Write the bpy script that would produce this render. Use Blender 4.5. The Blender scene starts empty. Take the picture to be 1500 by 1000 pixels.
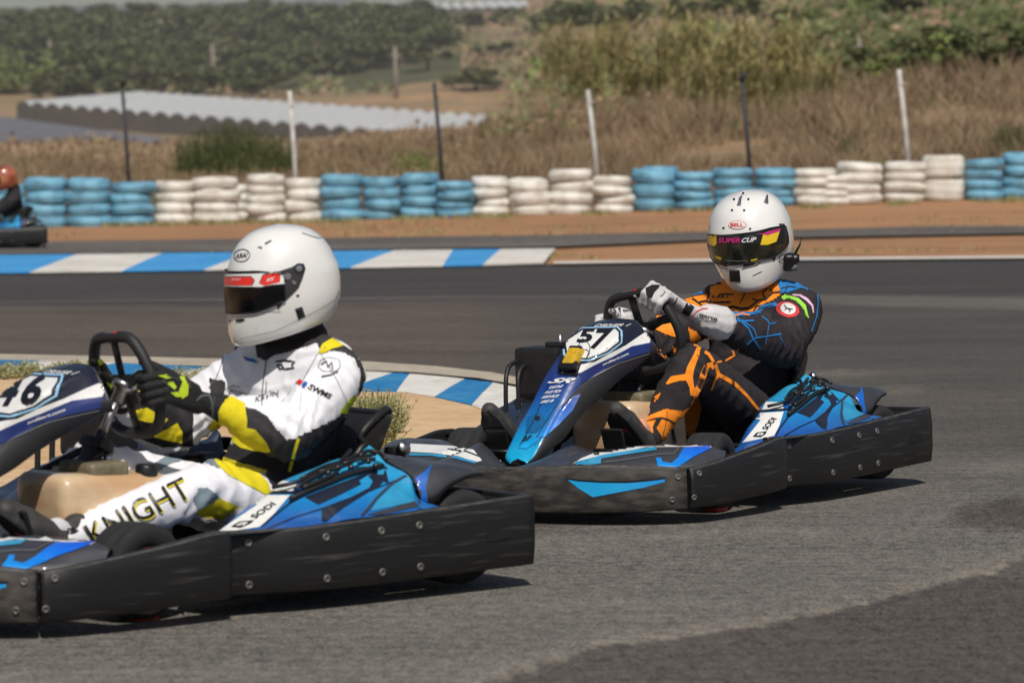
import bpy, bmesh, math, random
import numpy as np
from mathutils import Vector, Matrix, noise
from mathutils.bvhtree import BVHTree
random.seed(7)
C = bpy.context.scene.collection
R = math.radians
F_PX, CAM_H, HOR, ROLL = 5200.0, 1.2708, 204.4, R(-.309)
PITCH = math.atan((500 - HOR) / F_PX)

def cam_ray(px, py):
    """world line of sight used to read real positions off the photo"""
    c, s = math.cos(ROLL), math.sin(ROLL)
    X, Y = px - 750, py - 500
    u, v = X * c - Y * s, X * s + Y * c
    return Vector((0, 0, CAM_H)), Vector((u / F_PX, math.cos(PITCH) - v / F_PX * math.sin(PITCH),
                                          -math.sin(PITCH) - v / F_PX * math.cos(PITCH)))
def gnd(px, py, z=0.0):
    o, d = cam_ray(px, py)
    return o + d * ((z - o.z) / d.z)
def at_depth(px, py, D):
    o, d = cam_ray(px, py)
    return o + d * (D / d.y)

class Pose:
    def __init__(s, X, D, th, lean=0, pitch=0):
        c, n = math.cos(R(th)), math.sin(R(th))
        l, p = R(lean), R(pitch)
        Rl = Matrix(((1,0,0),(0,math.cos(l),-math.sin(l)),(0,math.sin(l),math.cos(l))))
        Rp = Matrix(((math.cos(p),0,-math.sin(p)),(0,1,0),(math.sin(p),0,math.cos(p))))
        Ry = Matrix(((-c,n,0),(-n,-c,0),(0,0,1)))
        s.M = (Ry @ Rp @ Rl).to_4x4(); s.M.translation = Vector((X, D, 0)); s.I = s.M.inverted()
    def ray(s, px, py):
        o, d = cam_ray(px, py)
        return s.I @ o, (s.I.to_3x3() @ d).normalized()
    def un(s, px, py, ax, val):
        o, d = s.ray(px, py); i = 'xyz'.index(ax)
        return o + d * ((val - o[i]) / d[i])
P57 = Pose(.87235, 13.3717, 55.716, 1.32, -.79)
P46 = Pose(-.52853, 10.5833, 40.443, -.23, -.48)

# ------------------------------------------------------------ mesh builder
def smoothstep(a, b, x):
    t = min(1, max(0, (x - a) / (b - a))); return t * t * (3 - 2 * t)

class MB:
    def __init__(s): s.v = []; s.f = []; s.m = []; s.sm = []
    def add(s, vs, fs, mat=0, smooth=True):
        n = len(s.v); s.v += [tuple(p) for p in vs]
        for f in fs: s.f.append(tuple(i + n for i in f)); s.m.append(mat); s.sm.append(smooth)
        return s
    def bm(s, bm, mat=0, smooth=False):
        bm.verts.index_update()
        s.add([v.co[:] for v in bm.verts], [[v.index for v in f.verts] for f in bm.faces], mat, smooth); bm.free(); return s
    def box(s, c, size, mat=0, bev=.004, rot=None, taper=None, smooth=False):
        b = bmesh.new(); bmesh.ops.create_cube(b, size=1)
        for v in b.verts:
            v.co = Vector((v.co.x * size[0], v.co.y * size[1], v.co.z * size[2]))
            if taper and v.co.z > 0: v.co.x *= taper[0]; v.co.y *= taper[1]
        if bev: bmesh.ops.bevel(b, geom=b.edges[:], offset=bev, segments=2, affect='EDGES', profile=.6)
        M = (rot.to_4x4() if rot else Matrix()); 
        for v in b.verts: v.co = M @ v.co + Vector(c)
        return s.bm(b, mat, smooth)
    def tube(s, pts, r, mat=0, seg=10, closed=False, flat=1.0, caps=True, up=None):
        pts = [Vector(p) for p in pts]; n = len(pts)
        rs = r if isinstance(r, (list, tuple)) else [r] * n
        vs = []; prev = None
        for i, p in enumerate(pts):
            a = pts[(i - 1) % n] if (closed or i) else p
            b = pts[(i + 1) % n] if (closed or i < n - 1) else p
            t = (b - a).normalized()
            ref = Vector(up) if up else (prev if prev else (Vector((0, 0, 1)) if abs(t.z) < .9 else Vector((1, 0, 0))))
            u = (ref - t * ref.dot(t)).normalized(); w = t.cross(u); prev = u
            for k in range(seg):
                q = 2 * math.pi * k / seg
                vs.append(p + (u * math.cos(q) * flat + w * math.sin(q)) * rs[i])
        fs = []
        for i in range(n if closed else n - 1):
            j = (i + 1) % n
            for k in range(seg):
                k2 = (k + 1) % seg
                fs.append((i * seg + k, i * seg + k2, j * seg + k2, j * seg + k))
        if not closed and caps: fs += [tuple(range(seg))[::-1], tuple(range((n - 1) * seg, n * seg))]
        return s.add(vs, fs, mat, True)
    def lathe(s, prof, c, axis, mat=0, seg=36, mats=None, flat_faces=False):
        """prof: (radius, offset along axis)"""
        ax = Vector(axis).normalized(); u = ax.orthogonal().normalized(); w = ax.cross(u); c = Vector(c)
        vs = [c + ax * h + (u * math.cos(2*math.pi*k/seg) + w * math.sin(2*math.pi*k/seg)) * max(r, 1e-5) for r, h in prof for k in range(seg)]
        for i in range(len(prof) - 1):
            fs = [(i*seg+k, i*seg+(k+1)%seg, (i+1)*seg+(k+1)%seg, (i+1)*seg+k) for k in range(seg)]
            n0 = len(s.v)
            if i == 0: s.add(vs, [], mat); base = n0
            for f in fs: s.f.append(tuple(j + base for j in f)); s.m.append(mats[i] if mats else mat); s.sm.append(not flat_faces)
        return s
    def grid(s, rows, mat=0, smooth=True, close_u=False, thick=None):
        nr, nc = len(rows), len(rows[0])
        vs = [p for r in rows for p in r]
        fs = [(i*nc+j, i*nc+(j+1)%nc, (i+1)*nc+(j+1)%nc, (i+1)*nc+j) for i in range(nr-1) for j in range(nc if close_u else nc-1)]
        return s.add(vs, fs, mat, smooth)
    def hull(s, balls, mat=0, seg=14, smooth=True):
        b = bmesh.new()
        for c, r in balls:
            r = Vector((r, r, r)) if isinstance(r, (int, float)) else Vector(r)
            for i in range(seg // 2 + 1):
                th = math.pi * i / (seg // 2)
                for k in range(seg if 0 < i < seg // 2 else 1):
                    ph = 2 * math.pi * k / seg
                    b.verts.new(Vector(c) + Vector((r.x*math.sin(th)*math.cos(ph), r.y*math.sin(th)*math.sin(ph), r.z*math.cos(th))))
        bmesh.ops.convex_hull(b, input=b.verts[:])
        for v in [v for v in b.verts if not v.link_faces]: b.verts.remove(v)
        return s.bm(b, mat, smooth)
    def bvh(s): return BVHTree.FromPolygons([Vector(p) for p in s.v], s.f)
    def mesh(s, name, mats):
        me = bpy.data.meshes.new(name); me.from_pydata(s.v, [], s.f)
        for m in mats: me.materials.append(M[m] if isinstance(m, str) else m)
        me.polygons.foreach_set('material_index', s.m); me.polygons.foreach_set('use_smooth', s.sm)
        me.update(); return me
    def build(s, name, mats, parent=None, mat=None):
        o = bpy.data.objects.new(name, s.mesh(name, mats if isinstance(mats, (list, tuple)) else [mats])); C.objects.link(o)
        if parent: o.parent = parent
        return o

def recalc(me):
    b = bmesh.new(); b.from_mesh(me); bmesh.ops.recalc_face_normals(b, faces=b.faces[:]); b.to_mesh(me); b.free()

def clip_poly(poly, cell):
    """2-D outline -> (verts, faces) cut on a grid so that it can follow a curved surface"""
    from mathutils.geometry import tessellate_polygon
    b = bmesh.new(); vs = [b.verts.new((x, y, 0)) for x, y in poly]
    for t in tessellate_polygon([[Vector((x, y, 0)) for x, y in poly]]):
        try: b.faces.new([vs[i] for i in t])
        except ValueError: pass
    return cut_grid(b, cell)
def cut_grid(b, cell):
    xs = [v.co.x for v in b.verts]; ys = [v.co.y for v in b.verts]
    for ax, lo, hi in ((0, min(xs), max(xs)), (1, min(ys), max(ys))):
        k = math.floor(lo / cell) + 1
        while k * cell < hi:
            co = [0, 0, 0]; co[ax] = k * cell; no = [0, 0, 0]; no[ax] = 1
            bmesh.ops.bisect_plane(b, geom=b.verts[:] + b.edges[:] + b.faces[:], plane_co=co, plane_no=no, dist=1e-5); k += 1
    b.verts.index_update()
    out = [(v.co.x, v.co.y) for v in b.verts], [[v.index for v in f.verts] for f in b.faces]
    b.free(); return out

def lay(mb, tree, vf, ray, mat, off=.0015, maxedge=.06, smooth=True):
    """put a flat outline onto the surface it belongs to (a sticker on the part)"""
    vs, fs = vf; pts = []
    for x, y in vs:
        o, d = ray(x, y); h, n, i, t = tree.ray_cast(o, d)
        if h is None: pts.append(None); continue
        if n.dot(d) > 0: n = -n
        pts.append(h + (n * .6 - d * .4).normalized() * off)
    keep = []
    for f in fs:
        q = [pts[i] for i in f]
        if any(p is None for p in q): continue
        if max((q[i] - q[i-1]).length for i in range(len(q))) > maxedge: continue
        keep.append(f)
    mp = {}; nv = []; nf = []
    for f in keep:
        for i in f:
            if i not in mp: mp[i] = len(nv); nv.append(pts[i])
        nf.append([mp[i] for i in f])
    # face towards the viewer side
    mb.add(nv, nf, mat, smooth)

_text_cache = {}
def text2d(body, bold=.012, shear=0.0):
    key = (body, bold, shear)
    if key not in _text_cache:
        cu = bpy.data.curves.new('t', 'FONT'); cu.body = body; cu.offset = bold; cu.shear = shear; cu.resolution_u = 3
        o = bpy.data.objects.new('t', cu); C.objects.link(o)
        me = bpy.data.meshes.new_from_object(o.evaluated_get(bpy.context.evaluated_depsgraph_get()))
        vs = [(v.co.x, v.co.y) for v in me.vertices]; fs = [list(p.vertices) for p in me.polygons]
        x0 = min(v[0] for v in vs); x1 = max(v[0] for v in vs); y0 = min(v[1] for v in vs); y1 = max(v[1] for v in vs)
        vs = [((x - x0) / (x1 - x0), (y - y0) / (y1 - y0)) for x, y in vs]
        C.objects.unlink(o); bpy.data.objects.remove(o); bpy.data.curves.remove(cu); bpy.data.meshes.remove(me)
        _text_cache[key] = (vs, fs)
    return _text_cache[key]
def text_vf(body, p0, px, py, cell, bold=.012, shear=0.0):
    """text fitted to the parallelogram p0 (lower left), px (lower right), py (upper left)"""
    vs, fs = text2d(body, bold, shear)
    b = bmesh.new()
    vv = [b.verts.new((p0[0] + (px[0]-p0[0])*x + (py[0]-p0[0])*y, p0[1] + (px[1]-p0[1])*x + (py[1]-p0[1])*y, 0)) for x, y in vs]
    for f in fs:
        try: b.faces.new([vv[i] for i in f])
        except ValueError: pass
    return cut_grid(b, cell)
def band(pts, w):
    """outline of a stripe of width w (one value or one per point) along a polyline"""
    L, Rr = [], []
    for i, p in enumerate(pts):
        a = pts[max(0, i-1)]; c = pts[min(len(pts)-1, i+1)]
        dx, dy = c[0]-a[0], c[1]-a[1]; l = math.hypot(dx, dy) or 1
        ww = (w[i] if isinstance(w, (list, tuple)) else w) / 2
        L.append((p[0]-dy/l*ww, p[1]+dx/l*ww)); Rr.append((p[0]+dy/l*ww, p[1]-dx/l*ww))
    return L + Rr[::-1]
def band_vf(pts, w, cell):
    """stripe as a strip of quads, never self-crossing"""
    q = []
    for i in range(len(pts)-1):
        n = max(1, int(math.dist(pts[i], pts[i+1]) / cell))
        q += [tuple(pts[i][k] + (pts[i+1][k]-pts[i][k])*j/n for k in (0,1)) + (( (w[i] + (w[i+1]-w[i])*j/n) if isinstance(w,(list,tuple)) else w),) for j in range(n)]
    q.append(tuple(pts[-1]) + ((w[-1] if isinstance(w,(list,tuple)) else w),))
    vs = []
    for i, p in enumerate(q):
        a = q[max(0, i-1)]; c = q[min(len(q)-1, i+1)]
        dx, dy = c[0]-a[0], c[1]-a[1]; l = math.hypot(dx, dy) or 1; h = p[2]/2
        vs += [(p[0]-dy/l*h, p[1]+dx/l*h), (p[0]+dy/l*h, p[1]-dx/l*h)]
    return vs, [(2*i, 2*i+1, 2*i+3, 2*i+2) for i in range(len(q)-1)]
def ell(cx, cy, a, b, n=20, rot=0):
    c, s = math.cos(R(rot)), math.sin(R(rot))
    return [(cx + a*math.cos(t)*c - b*math.sin(t)*s, cy + a*math.cos(t)*s + b*math.sin(t)*c) for t in [2*math.pi*k/n for k in range(n)]]

class Dec:
    """stickers for one part; traced on one of the two karts' views"""
    def __init__(s, mb, ray, cell=4, fill=False): s.mb = mb; s.t = mb.bvh(); s.ray = ray; s.cell = cell; s.fill = fill; s.nbase = len(mb.f)
    def rawdir(s, x, y):
        p = s.ray.__self__; o, d = cam_ray(x, y); return p.I.to_3x3() @ d
    def poly(s, pts, mat, off=.0015):
        if s.fill: s.flood(pts, mat)
        lay(s.mb, s.t, clip_poly(pts, s.cell), s.ray, mat, off)
    def flood(s, pts, mat):
        """dye the cloth itself as well, so the print has no gaps in the folds"""
        if not hasattr(s, 'cc'):
            o, d0 = s.ray(750, 500); s.o = o; s.nf = s.nbase
            fr = [s.ray(x, y)[1] for x, y in ((0, 0), (1500, 0), (0, 1000))]
            V = np.array([tuple(v) for v in s.mb.v]); 
            cen = np.array([V[list(f)].mean(0) for f in s.mb.f[:s.nf]]); D = cen - np.array(o)
            # invert ray(): picture position of each face centre
            g = [np.array(s.rawdir(x, y)) for x, y in ((0, 0), (1500, 0), (0, 1000))]
            A = np.stack([g[0], g[1]-g[0], g[2]-g[0]], 1); q = np.linalg.solve(A, D.T).T
            s.cc = np.stack([q[:,1]/q[:,0]*1500, q[:,2]/q[:,0]*1000], 1)
            nrm = np.array([np.cross(V[f[1]]-V[f[0]], V[f[2]]-V[f[0]]) for f in s.mb.f[:s.nf]])
            s.face = (nrm*D).sum(1)/np.linalg.norm(nrm,axis=1)/np.linalg.norm(D,axis=1); s.dist = np.linalg.norm(D, axis=1); s.cen = cen
        P = np.array(pts); x, y = s.cc[:,0], s.cc[:,1]; ins = np.zeros(len(x), bool)
        for i in range(len(P)):
            (x1, y1), (x2, y2) = P[i-1], P[i]
            with np.errstate(divide='ignore', invalid='ignore'):
                c = ((y1 > y) != (y2 > y)) & (x < (x2-x1)*(y-y1)/(y2-y1) + x1)
            ins ^= c
        done, rest = set(), []
        for k in np.where(ins)[0]:
            c = Vector(s.cen[k]); h = s.t.ray_cast(s.o, (c-s.o).normalized())[0]
            if h is not None and (h-c).length < (.035 if s.face[k] < 0 else .05): s.mb.m[k] = mat; done.update(s.mb.f[k])
            else: rest.append(k)
        for it in range(3):
            nd = set()
            for k in rest:
                if s.mb.m[k] != mat and not done.isdisjoint(s.mb.f[k]): s.mb.m[k] = mat; nd.update(s.mb.f[k])
            done = nd
        return
        for k in []:
            if h is not None and (h-c).length < (.035 if s.face[k] < 0 else .05): s.mb.m[k] = mat
    def line(s, pts, w, mat, off=.0022): lay(s.mb, s.t, band_vf(pts, w, s.cell), s.ray, mat, off)
    def text(s, body, p0, px, py, mat, off=.003, bold=.012, shear=0): lay(s.mb, s.t, text_vf(body, p0, px, py, s.cell, bold, shear), s.ray, mat, off)

def empty(name, Mx=None):
    o = bpy.data.objects.new(name, None); C.objects.link(o); o.empty_display_size = .1
    if Mx is not None: o.matrix_world = Mx
    return o
def tag(o, label=None, cat=None, group=None, kind=None):
    if label: o['label'] = label
    if cat: o['category'] = cat
    if group: o['group'] = group
    if kind: o['kind'] = kind
    return o
def copy_tree(o, parent=None):
    c = o.copy(); C.objects.link(c)
    if parent: c.parent = parent
    for ch in list(o.children): copy_tree(ch, c)
    return c
# ------------------------------------------------------------ materials (all procedural)
M = {}
def srgb(r, g, b):
    f = lambda c: (c/255)/12.92 if c/255 <= .04045 else ((c/255+.055)/1.055)**2.4
    return (f(r), f(g), f(b), 1)
def mat(name, col, rough=.5, metal=0, noise_amt=0, nscale=20, bump=0, bscale=60, coat=0, spec=.5, col2=None, stretch=None, sheen=0, detail=4, nlo=.35, nhi=.65, transl=0):
    m = bpy.data.materials.new(name); m.use_nodes = True; nt = m.node_tree; N = nt.nodes; L = nt.links
    b = N['Principled BSDF']; b.inputs['Base Color'].default_value = col if len(col) == 4 else (*col, 1)
    b.inputs['Roughness'].default_value = rough; b.inputs['Metallic'].default_value = metal
    b.inputs['Coat Weight'].default_value = coat; b.inputs['Coat Roughness'].default_value = .08
    b.inputs['Specular IOR Level'].default_value = spec
    if sheen: b.inputs['Sheen Weight'].default_value = sheen
    if noise_amt or bump:
        tc = N.new('ShaderNodeTexCoord'); mp = N.new('ShaderNodeMapping'); L.new(tc.outputs['Object'], mp.inputs[0])
        if stretch: mp.inputs['Scale'].default_value = stretch
    if noise_amt:
        no = N.new('ShaderNodeTexNoise'); no.inputs['Scale'].default_value = nscale; no.inputs['Detail'].default_value = detail
        L.new(mp.outputs[0], no.inputs['Vector'])
        mr = N.new('ShaderNodeMapRange'); mr.inputs[1].default_value = nlo; mr.inputs[2].default_value = nhi; L.new(no.outputs[0], mr.inputs[0])
        mx = N.new('ShaderNodeMix'); mx.data_type = 'RGBA'; L.new(mr.outputs[0], mx.inputs[0])
        c = b.inputs['Base Color'].default_value[:]
        mx.inputs[6].default_value = c
        mx.inputs[7].default_value = (col2 if col2 and len(col2)==4 else (*col2,1)) if col2 else tuple(min(1, x*(1-noise_amt)) for x in c[:3])+(1,)
        L.new(mx.outputs[2], b.inputs['Base Color'])
        mr2 = N.new('ShaderNodeMapRange'); mr2.inputs[3].default_value = rough; mr2.inputs[4].default_value = min(1, rough + .2); L.new(mr.outputs[0], mr2.inputs[0]); L.new(mr2.outputs[0], b.inputs['Roughness'])
    if bump:
        nb = N.new('ShaderNodeTexNoise'); nb.inputs['Scale'].default_value = bscale; nb.inputs['Detail'].default_value = 5; L.new(mp.outputs[0], nb.inputs['Vector'])
        bp = N.new('ShaderNodeBump'); bp.inputs['Strength'].default_value = 1; bp.inputs['Distance'].default_value = bump; L.new(nb.outputs[0], bp.inputs['Height']); L.new(bp.outputs[0], b.inputs['Normal'])
    if transl: b.inputs['Transmission Weight'].default_value = transl
    M[name] = m; return m
def grad(name, stops, axis, lo, hi, rough=.3, coat=.5, wob=0):
    """printed colour gradient of a sticker kit, along one axis of the part"""
    m = mat(name, (0,0,0), rough, coat=coat); nt = m.node_tree; N = nt.nodes; L = nt.links; b = N['Principled BSDF']
    tc = N.new('ShaderNodeTexCoord'); sp = N.new('ShaderNodeSeparateXYZ'); L.new(tc.outputs['Object'], sp.inputs[0])
    mr = N.new('ShaderNodeMapRange'); mr.inputs[1].default_value = lo; mr.inputs[2].default_value = hi; L.new(sp.outputs['XYZ'.index(axis)], mr.inputs[0])
    r = N.new('ShaderNodeValToRGB'); L.new(mr.outputs[0], r.inputs[0]); L.new(r.outputs[0], b.inputs['Base Color'])
    el = r.color_ramp.elements
    while len(el) < len(stops): el.new(.5)
    for e, (p, c) in zip(el, stops): e.position = p; e.color = c
    # light scuffs
    no = N.new('ShaderNodeTexNoise'); no.inputs['Scale'].default_value = 25; no.inputs['Detail'].default_value = 8; L.new(tc.outputs['Object'], no.inputs['Vector'])
    mr2 = N.new('ShaderNodeMapRange'); mr2.inputs[1].default_value=.4; mr2.inputs[2].default_value=.7; mr2.inputs[3].default_value = rough-.08; mr2.inputs[4].default_value = rough + .25; L.new(no.outputs[0], mr2.inputs[0]); L.new(mr2.outputs[0], b.inputs['Roughness'])
    return m
CYAN, BLUE, NAVY = srgb(35,160,215), srgb(15,85,190), srgb(22,28,48)
grad('nose_blue', [(0, srgb(15,165,210)), (.3, srgb(10,108,175)), (.6, srgb(18,56,130)), (.88, srgb(24,40,92)), (1, srgb(26,30,46))], 'Z', .2, .575, .4, .25)
grad('nose_side_blue', [(0, srgb(0,175,225)), (.45, srgb(5,110,205)), (1, srgb(32,48,120))], 'Z', .2, .42, .42, .2)
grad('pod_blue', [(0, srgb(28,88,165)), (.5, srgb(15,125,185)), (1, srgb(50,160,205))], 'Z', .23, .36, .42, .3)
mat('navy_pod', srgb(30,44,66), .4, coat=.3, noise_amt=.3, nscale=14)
grad('trim_blue', [(0, srgb(45,55,165)), (.5, srgb(10,95,210)), (1, srgb(30,160,220))], 'X', 1.1, 1.65)
mat('cyan', srgb(48,155,200), .35, coat=.4, noise_amt=.25, nscale=14)
mat('strong_blue', srgb(18,92,180), .35, coat=.4)
mat('deep_blue', srgb(26,42,104), .35, coat=.4)
mat('navy', srgb(26,30,48), .35, coat=.3, noise_amt=.3, nscale=30)
mat('sticker_white', srgb(225,225,222), .4, coat=.2, noise_amt=.12, nscale=40)
mat('sticker_pale_blue', srgb(150,195,225), .35, coat=.3)
mat('print_black', srgb(18,18,22), .4)
mat('print_grey', srgb(90,92,98), .45)
mat('carbon_grey', srgb(58,60,66), .4, coat=.2, noise_amt=.35, nscale=18)
mat('bumper_black', srgb(24,24,25), .5, noise_amt=1, nscale=6, col2=srgb(88,85,82), stretch=(.7,.7,11), bump=.0005, bscale=30, detail=14, nlo=.56, nhi=.86, spec=.4)
mat('bumper_dusty', srgb(46,44,43), .6, noise_amt=1, nscale=14, col2=srgb(92,86,80), stretch=(1,1,3), bump=.0006, bscale=40, detail=12, nlo=.42, nhi=.82, spec=.3)
mat('bumper_edge', srgb(70,69,67), .5, noise_amt=.6, nscale=30, detail=8)  # paler upper edge: scuffs, plus the edge highlight put into the colour
mat('plastic_black', srgb(28,28,30), .42, noise_amt=.5, nscale=25, bump=.0004, bscale=120)
mat('cheek_black', srgb(42,42,45), .38, noise_amt=.4, nscale=9, detail=8)
mat('dark', srgb(12,12,13), .7)
mat('rubber', srgb(38,38,39), .75, noise_amt=.4, nscale=9, bump=.0006, bscale=70, stretch=(1,4,1))
mat('grip_rubber', srgb(30,31,33), .6, bump=.0004, bscale=260)
mat('steel', srgb(190,190,190), .25, metal=1, noise_amt=.3, nscale=30)
mat('tube_metal', srgb(75,75,78), .35, metal=.9)
mat('screw', srgb(98,96,92), .55, metal=.4)
mat('rim_red', srgb(190,50,35), .4, metal=.4)
mat('tank', srgb(214,196,164), .28, noise_amt=1, nscale=4, col2=srgb(186,150,112), coat=.35, stretch=(1,1,2.5))
mat('seat_black', srgb(34,33,34), .35, noise_amt=.4, nscale=12)
mat('engine_grey', srgb(120,118,112), .45, metal=.8, noise_amt=.6, nscale=22, col2=srgb(60,50,42))
mat('engine_olive', srgb(120,112,88), .5, noise_amt=.5, nscale=30)
mat('yellow_case', srgb(205,165,30), .45, noise_amt=.3, nscale=60)
mat('red', srgb(200,35,30), .45)
mat('green', srgb(150,200,60), .5)
mat('pink', srgb(220,170,190), .5)
mat('white', srgb(230,230,230), .5)
# suits
def cloth(name, col, sheen=.0, amt=.12): return mat(name, col, .78, noise_amt=amt, nscale=9, bump=.004, bscale=17, sheen=sheen, detail=6)
cloth('suit_white', srgb(228,228,232), amt=.05); cloth('suit_black', srgb(30,28,32)); cloth('suit_yellow', srgb(222,205,20))
cloth('suit_grey', srgb(120,135,145)); cloth('suit_charcoal', srgb(52,50,52)); cloth('suit_orange', srgb(245,140,25)); cloth('suit_lblue', srgb(25,115,180))
cloth('suit_dark', srgb(38,32,36)); cloth('glove_black', srgb(24,25,26)); cloth('glove_white', srgb(200,198,198)); cloth('glove_lime', srgb(190,215,40))
cloth('balaclava', srgb(20,20,24)); cloth('suit_lime', srgb(185,200,30)); cloth('suit_green', srgb(150,215,70)); cloth('suit_pink', srgb(215,175,205)); cloth('suit_patch_red', srgb(205,60,60))
cloth('sock', srgb(200,200,205)); mat('skin', srgb(215,150,125), .5)
mat('helmet_white', srgb(226,226,222), .16, coat=1, noise_amt=.05, nscale=6)
mat('helmet_red', srgb(120,28,20), .3, coat=1, noise_amt=1, nscale=9, col2=srgb(175,110,62))
mat('visor_dark', srgb(7,8,11), .16, spec=.35)
mat('visor_smoke', srgb(26,27,22), .14, spec=.4, noise_amt=1, nscale=14, col2=srgb(70,68,52), nlo=.5, nhi=.8)
mat('visor_red', srgb(225,45,35), .3, coat=.5); mat('visor_yellow', srgb(225,190,30), .3, coat=.5); mat('magenta', srgb(190,40,120), .35)
mat('helmet_plate', srgb(52,52,58), .35); mat('shoe_grey', srgb(62,60,58), .6, noise_amt=.4, nscale=30)
# place
mat('tyre_blue', srgb(88,160,196), .6, noise_amt=.0)
mat('tyre_white', srgb(214,210,202), .65)
for n, c1, c2 in (('tyre_blue', srgb(112,168,194), srgb(60,98,118)), ('tyre_white', srgb(222,219,210), srgb(158,148,132))):
    m = mat(n, c1, .6, noise_amt=1, nscale=3.6, col2=c2, detail=12, nlo=.46, nhi=.74, bump=.003, bscale=14)
mat('post_dark', srgb(48,48,52), .7); mat('post_white', srgb(196,194,188), .7, noise_amt=.3, nscale=5)
mat('post_wood', srgb(130,118,108), .8)
mat('dark_water', srgb(20,22,22), .2)
def ground_mat(name, stops, scales, rough=.9, bump=.003, bscale=60, extra=None, stretch=(1,1,1), fine=None):
    m = bpy.data.materials.new(name); m.use_nodes = True; nt = m.node_tree; N = nt.nodes; L = nt.links; b = N['Principled BSDF']
    b.inputs['Roughness'].default_value = rough; b.inputs['Specular IOR Level'].default_value = .25
    g = N.new('ShaderNodeNewGeometry'); mp = N.new('ShaderNodeMapping'); L.new(g.outputs['Position'], mp.inputs[0]); mp.inputs['Scale'].default_value = stretch
    acc = None
    for i, (sc, w) in enumerate(scales):
        no = N.new('ShaderNodeTexNoise'); no.inputs['Scale'].default_value = sc; no.inputs['Detail'].default_value = 6; L.new((mp if i == 0 else mp).outputs[0], no.inputs['Vector'])
        mu = N.new('ShaderNodeMath'); mu.operation = 'MULTIPLY_ADD'; mu.inputs[1].default_value = w; L.new(no.outputs[0], mu.inputs[0])
        if acc: L.new(acc, mu.inputs[2])
        else: mu.inputs[2].default_value = 0
        acc = mu.outputs[0]
    r = N.new('ShaderNodeValToRGB'); L.new(acc, r.inputs[0]); el = r.color_ramp.elements
    while len(el) < len(stops): el.new(.5)
    for e, (p, c) in zip(el, stops): e.position = p; e.color = c
    L.new(r.outputs[0], b.inputs['Base Color'])
    nb = N.new('ShaderNodeTexNoise'); nb.inputs['Scale'].default_value = bscale; nb.inputs['Detail'].default_value = 6; L.new(g.outputs['Position'], nb.inputs['Vector'])
    bp = N.new('ShaderNodeBump'); bp.inputs['Distance'].default_value = bump; L.new(nb.outputs[0], bp.inputs['Height']); L.new(bp.outputs[0], b.inputs['Normal'])
    M[name] = m; return m
def as_(c, k=1): return tuple(min(1, x*k) for x in c[:3]) + (1,)
ASPH = [(.28, srgb(62,60,60)), (.42, srgb(80,76,73)), (.5, srgb(92,87,82)), (.58, srgb(104,98,92)), (.72, srgb(128,121,113))]
ground_mat('asphalt', ASPH, [(.22, .35), (2.2, .2), (38, .25), (170, .2)], stretch=(.5,1,1), bump=.004, bscale=150)
ground_mat('asphalt_coarse', [(p, as_(c, .74)) for p, c in ASPH], [(.5, .2), (30, .3), (110, .5)], bump=.006, bscale=110)
ground_mat('asphalt_pale', [(p, as_(c, 1.5)) for p, c in ASPH], [(.9, .5), (9, .3), (120, .2)], stretch=(.35,1,1), bump=.004, bscale=120)
ground_mat('asphalt_lane', [(p, as_(c, 1.0)) for p, c in ASPH], [(.22, .5), (6, .5)])
ground_mat('sand', [(.25, srgb(150,116,82)), (.45, srgb(192,158,118)), (.6, srgb(212,184,146)), (.75, srgb(172,138,100))], [(.8, .4), (5, .3), (28, .3)], bump=.02, bscale=18, stretch=(.6,1,1))
ground_mat('dirt', [(.25, srgb(98,80,60)), (.42, srgb(136,102,74)), (.55, srgb(164,122,86)), (.7, srgb(134,112,90)), (.85, srgb(104,96,70))], [(.25, .35), (1.1, .4), (9, .25)], bump=.03, bscale=6, stretch=(.4,1,1))
ground_mat('hillside', [(.3, srgb(88,82,60)), (.42, srgb(116,102,78)), (.54, srgb(140,118,90)), (.62, srgb(180,138,98)), (.74, srgb(116,104,76))], [(.012, .4), (.06, .35), (.7, .25)], bump=.2, bscale=1, stretch=(.5,1,1))
ground_mat('kerb_blue', [(.28, srgb(60,76,84)), (.36, srgb(30,98,148)), (.5, srgb(36,116,170)), (.64, srgb(60,134,178)), (.72, srgb(120,140,148))], [(1.2, .5), (14, .5)], rough=.7)
ground_mat('kerb_white', [(.28, srgb(120,114,106)), (.38, srgb(188,182,172)), (.5, srgb(208,204,195)), (.66, srgb(224,221,214)), (.74, srgb(170,160,146))], [(1.2, .5), (14, .5)], rough=.7)
ground_mat('far_kerb_blue', [(.3, srgb(50,130,190)), (.7, srgb(80,160,215))], [(1.2, .5), (14, .5)], rough=.7)
ground_mat('concrete', [(.3, srgb(150,140,124)), (.7, srgb(188,178,160))], [(2, .5), (14, .5)])
ground_mat('shade_cloth', [(.3, srgb(92,92,96)), (.7, srgb(112,112,118))], [(.05, .5), (.4, .5)], stretch=(1,.2,1))
ground_mat('greenhouse_film', [(.3, srgb(168,170,170)), (.7, srgb(192,194,194))], [(.04, .5), (.5, .5)])
ground_mat('greenhouse_end', [(.3, srgb(92,88,84)), (.7, srgb(116,110,102))], [(.04, .5), (.5, .5)])
def leaf(name, c1, c2, scale=.35):
    return mat(name, c1, .6, noise_amt=1, nscale=scale, col2=c2, detail=3, spec=.25)
leaf('leaf_dark', srgb(60,72,38), srgb(92,100,56)); leaf('leaf_olive', srgb(90,96,60), srgb(118,120,82)); leaf('leaf_light', srgb(96,112,52), srgb(128,136,72))
leaf('reed', srgb(140,136,84), srgb(186,166,120), .9); leaf('dry', srgb(152,130,102), srgb(112,94,74), .5); leaf('weed', srgb(112,118,72), srgb(160,152,104), 6)
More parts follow.
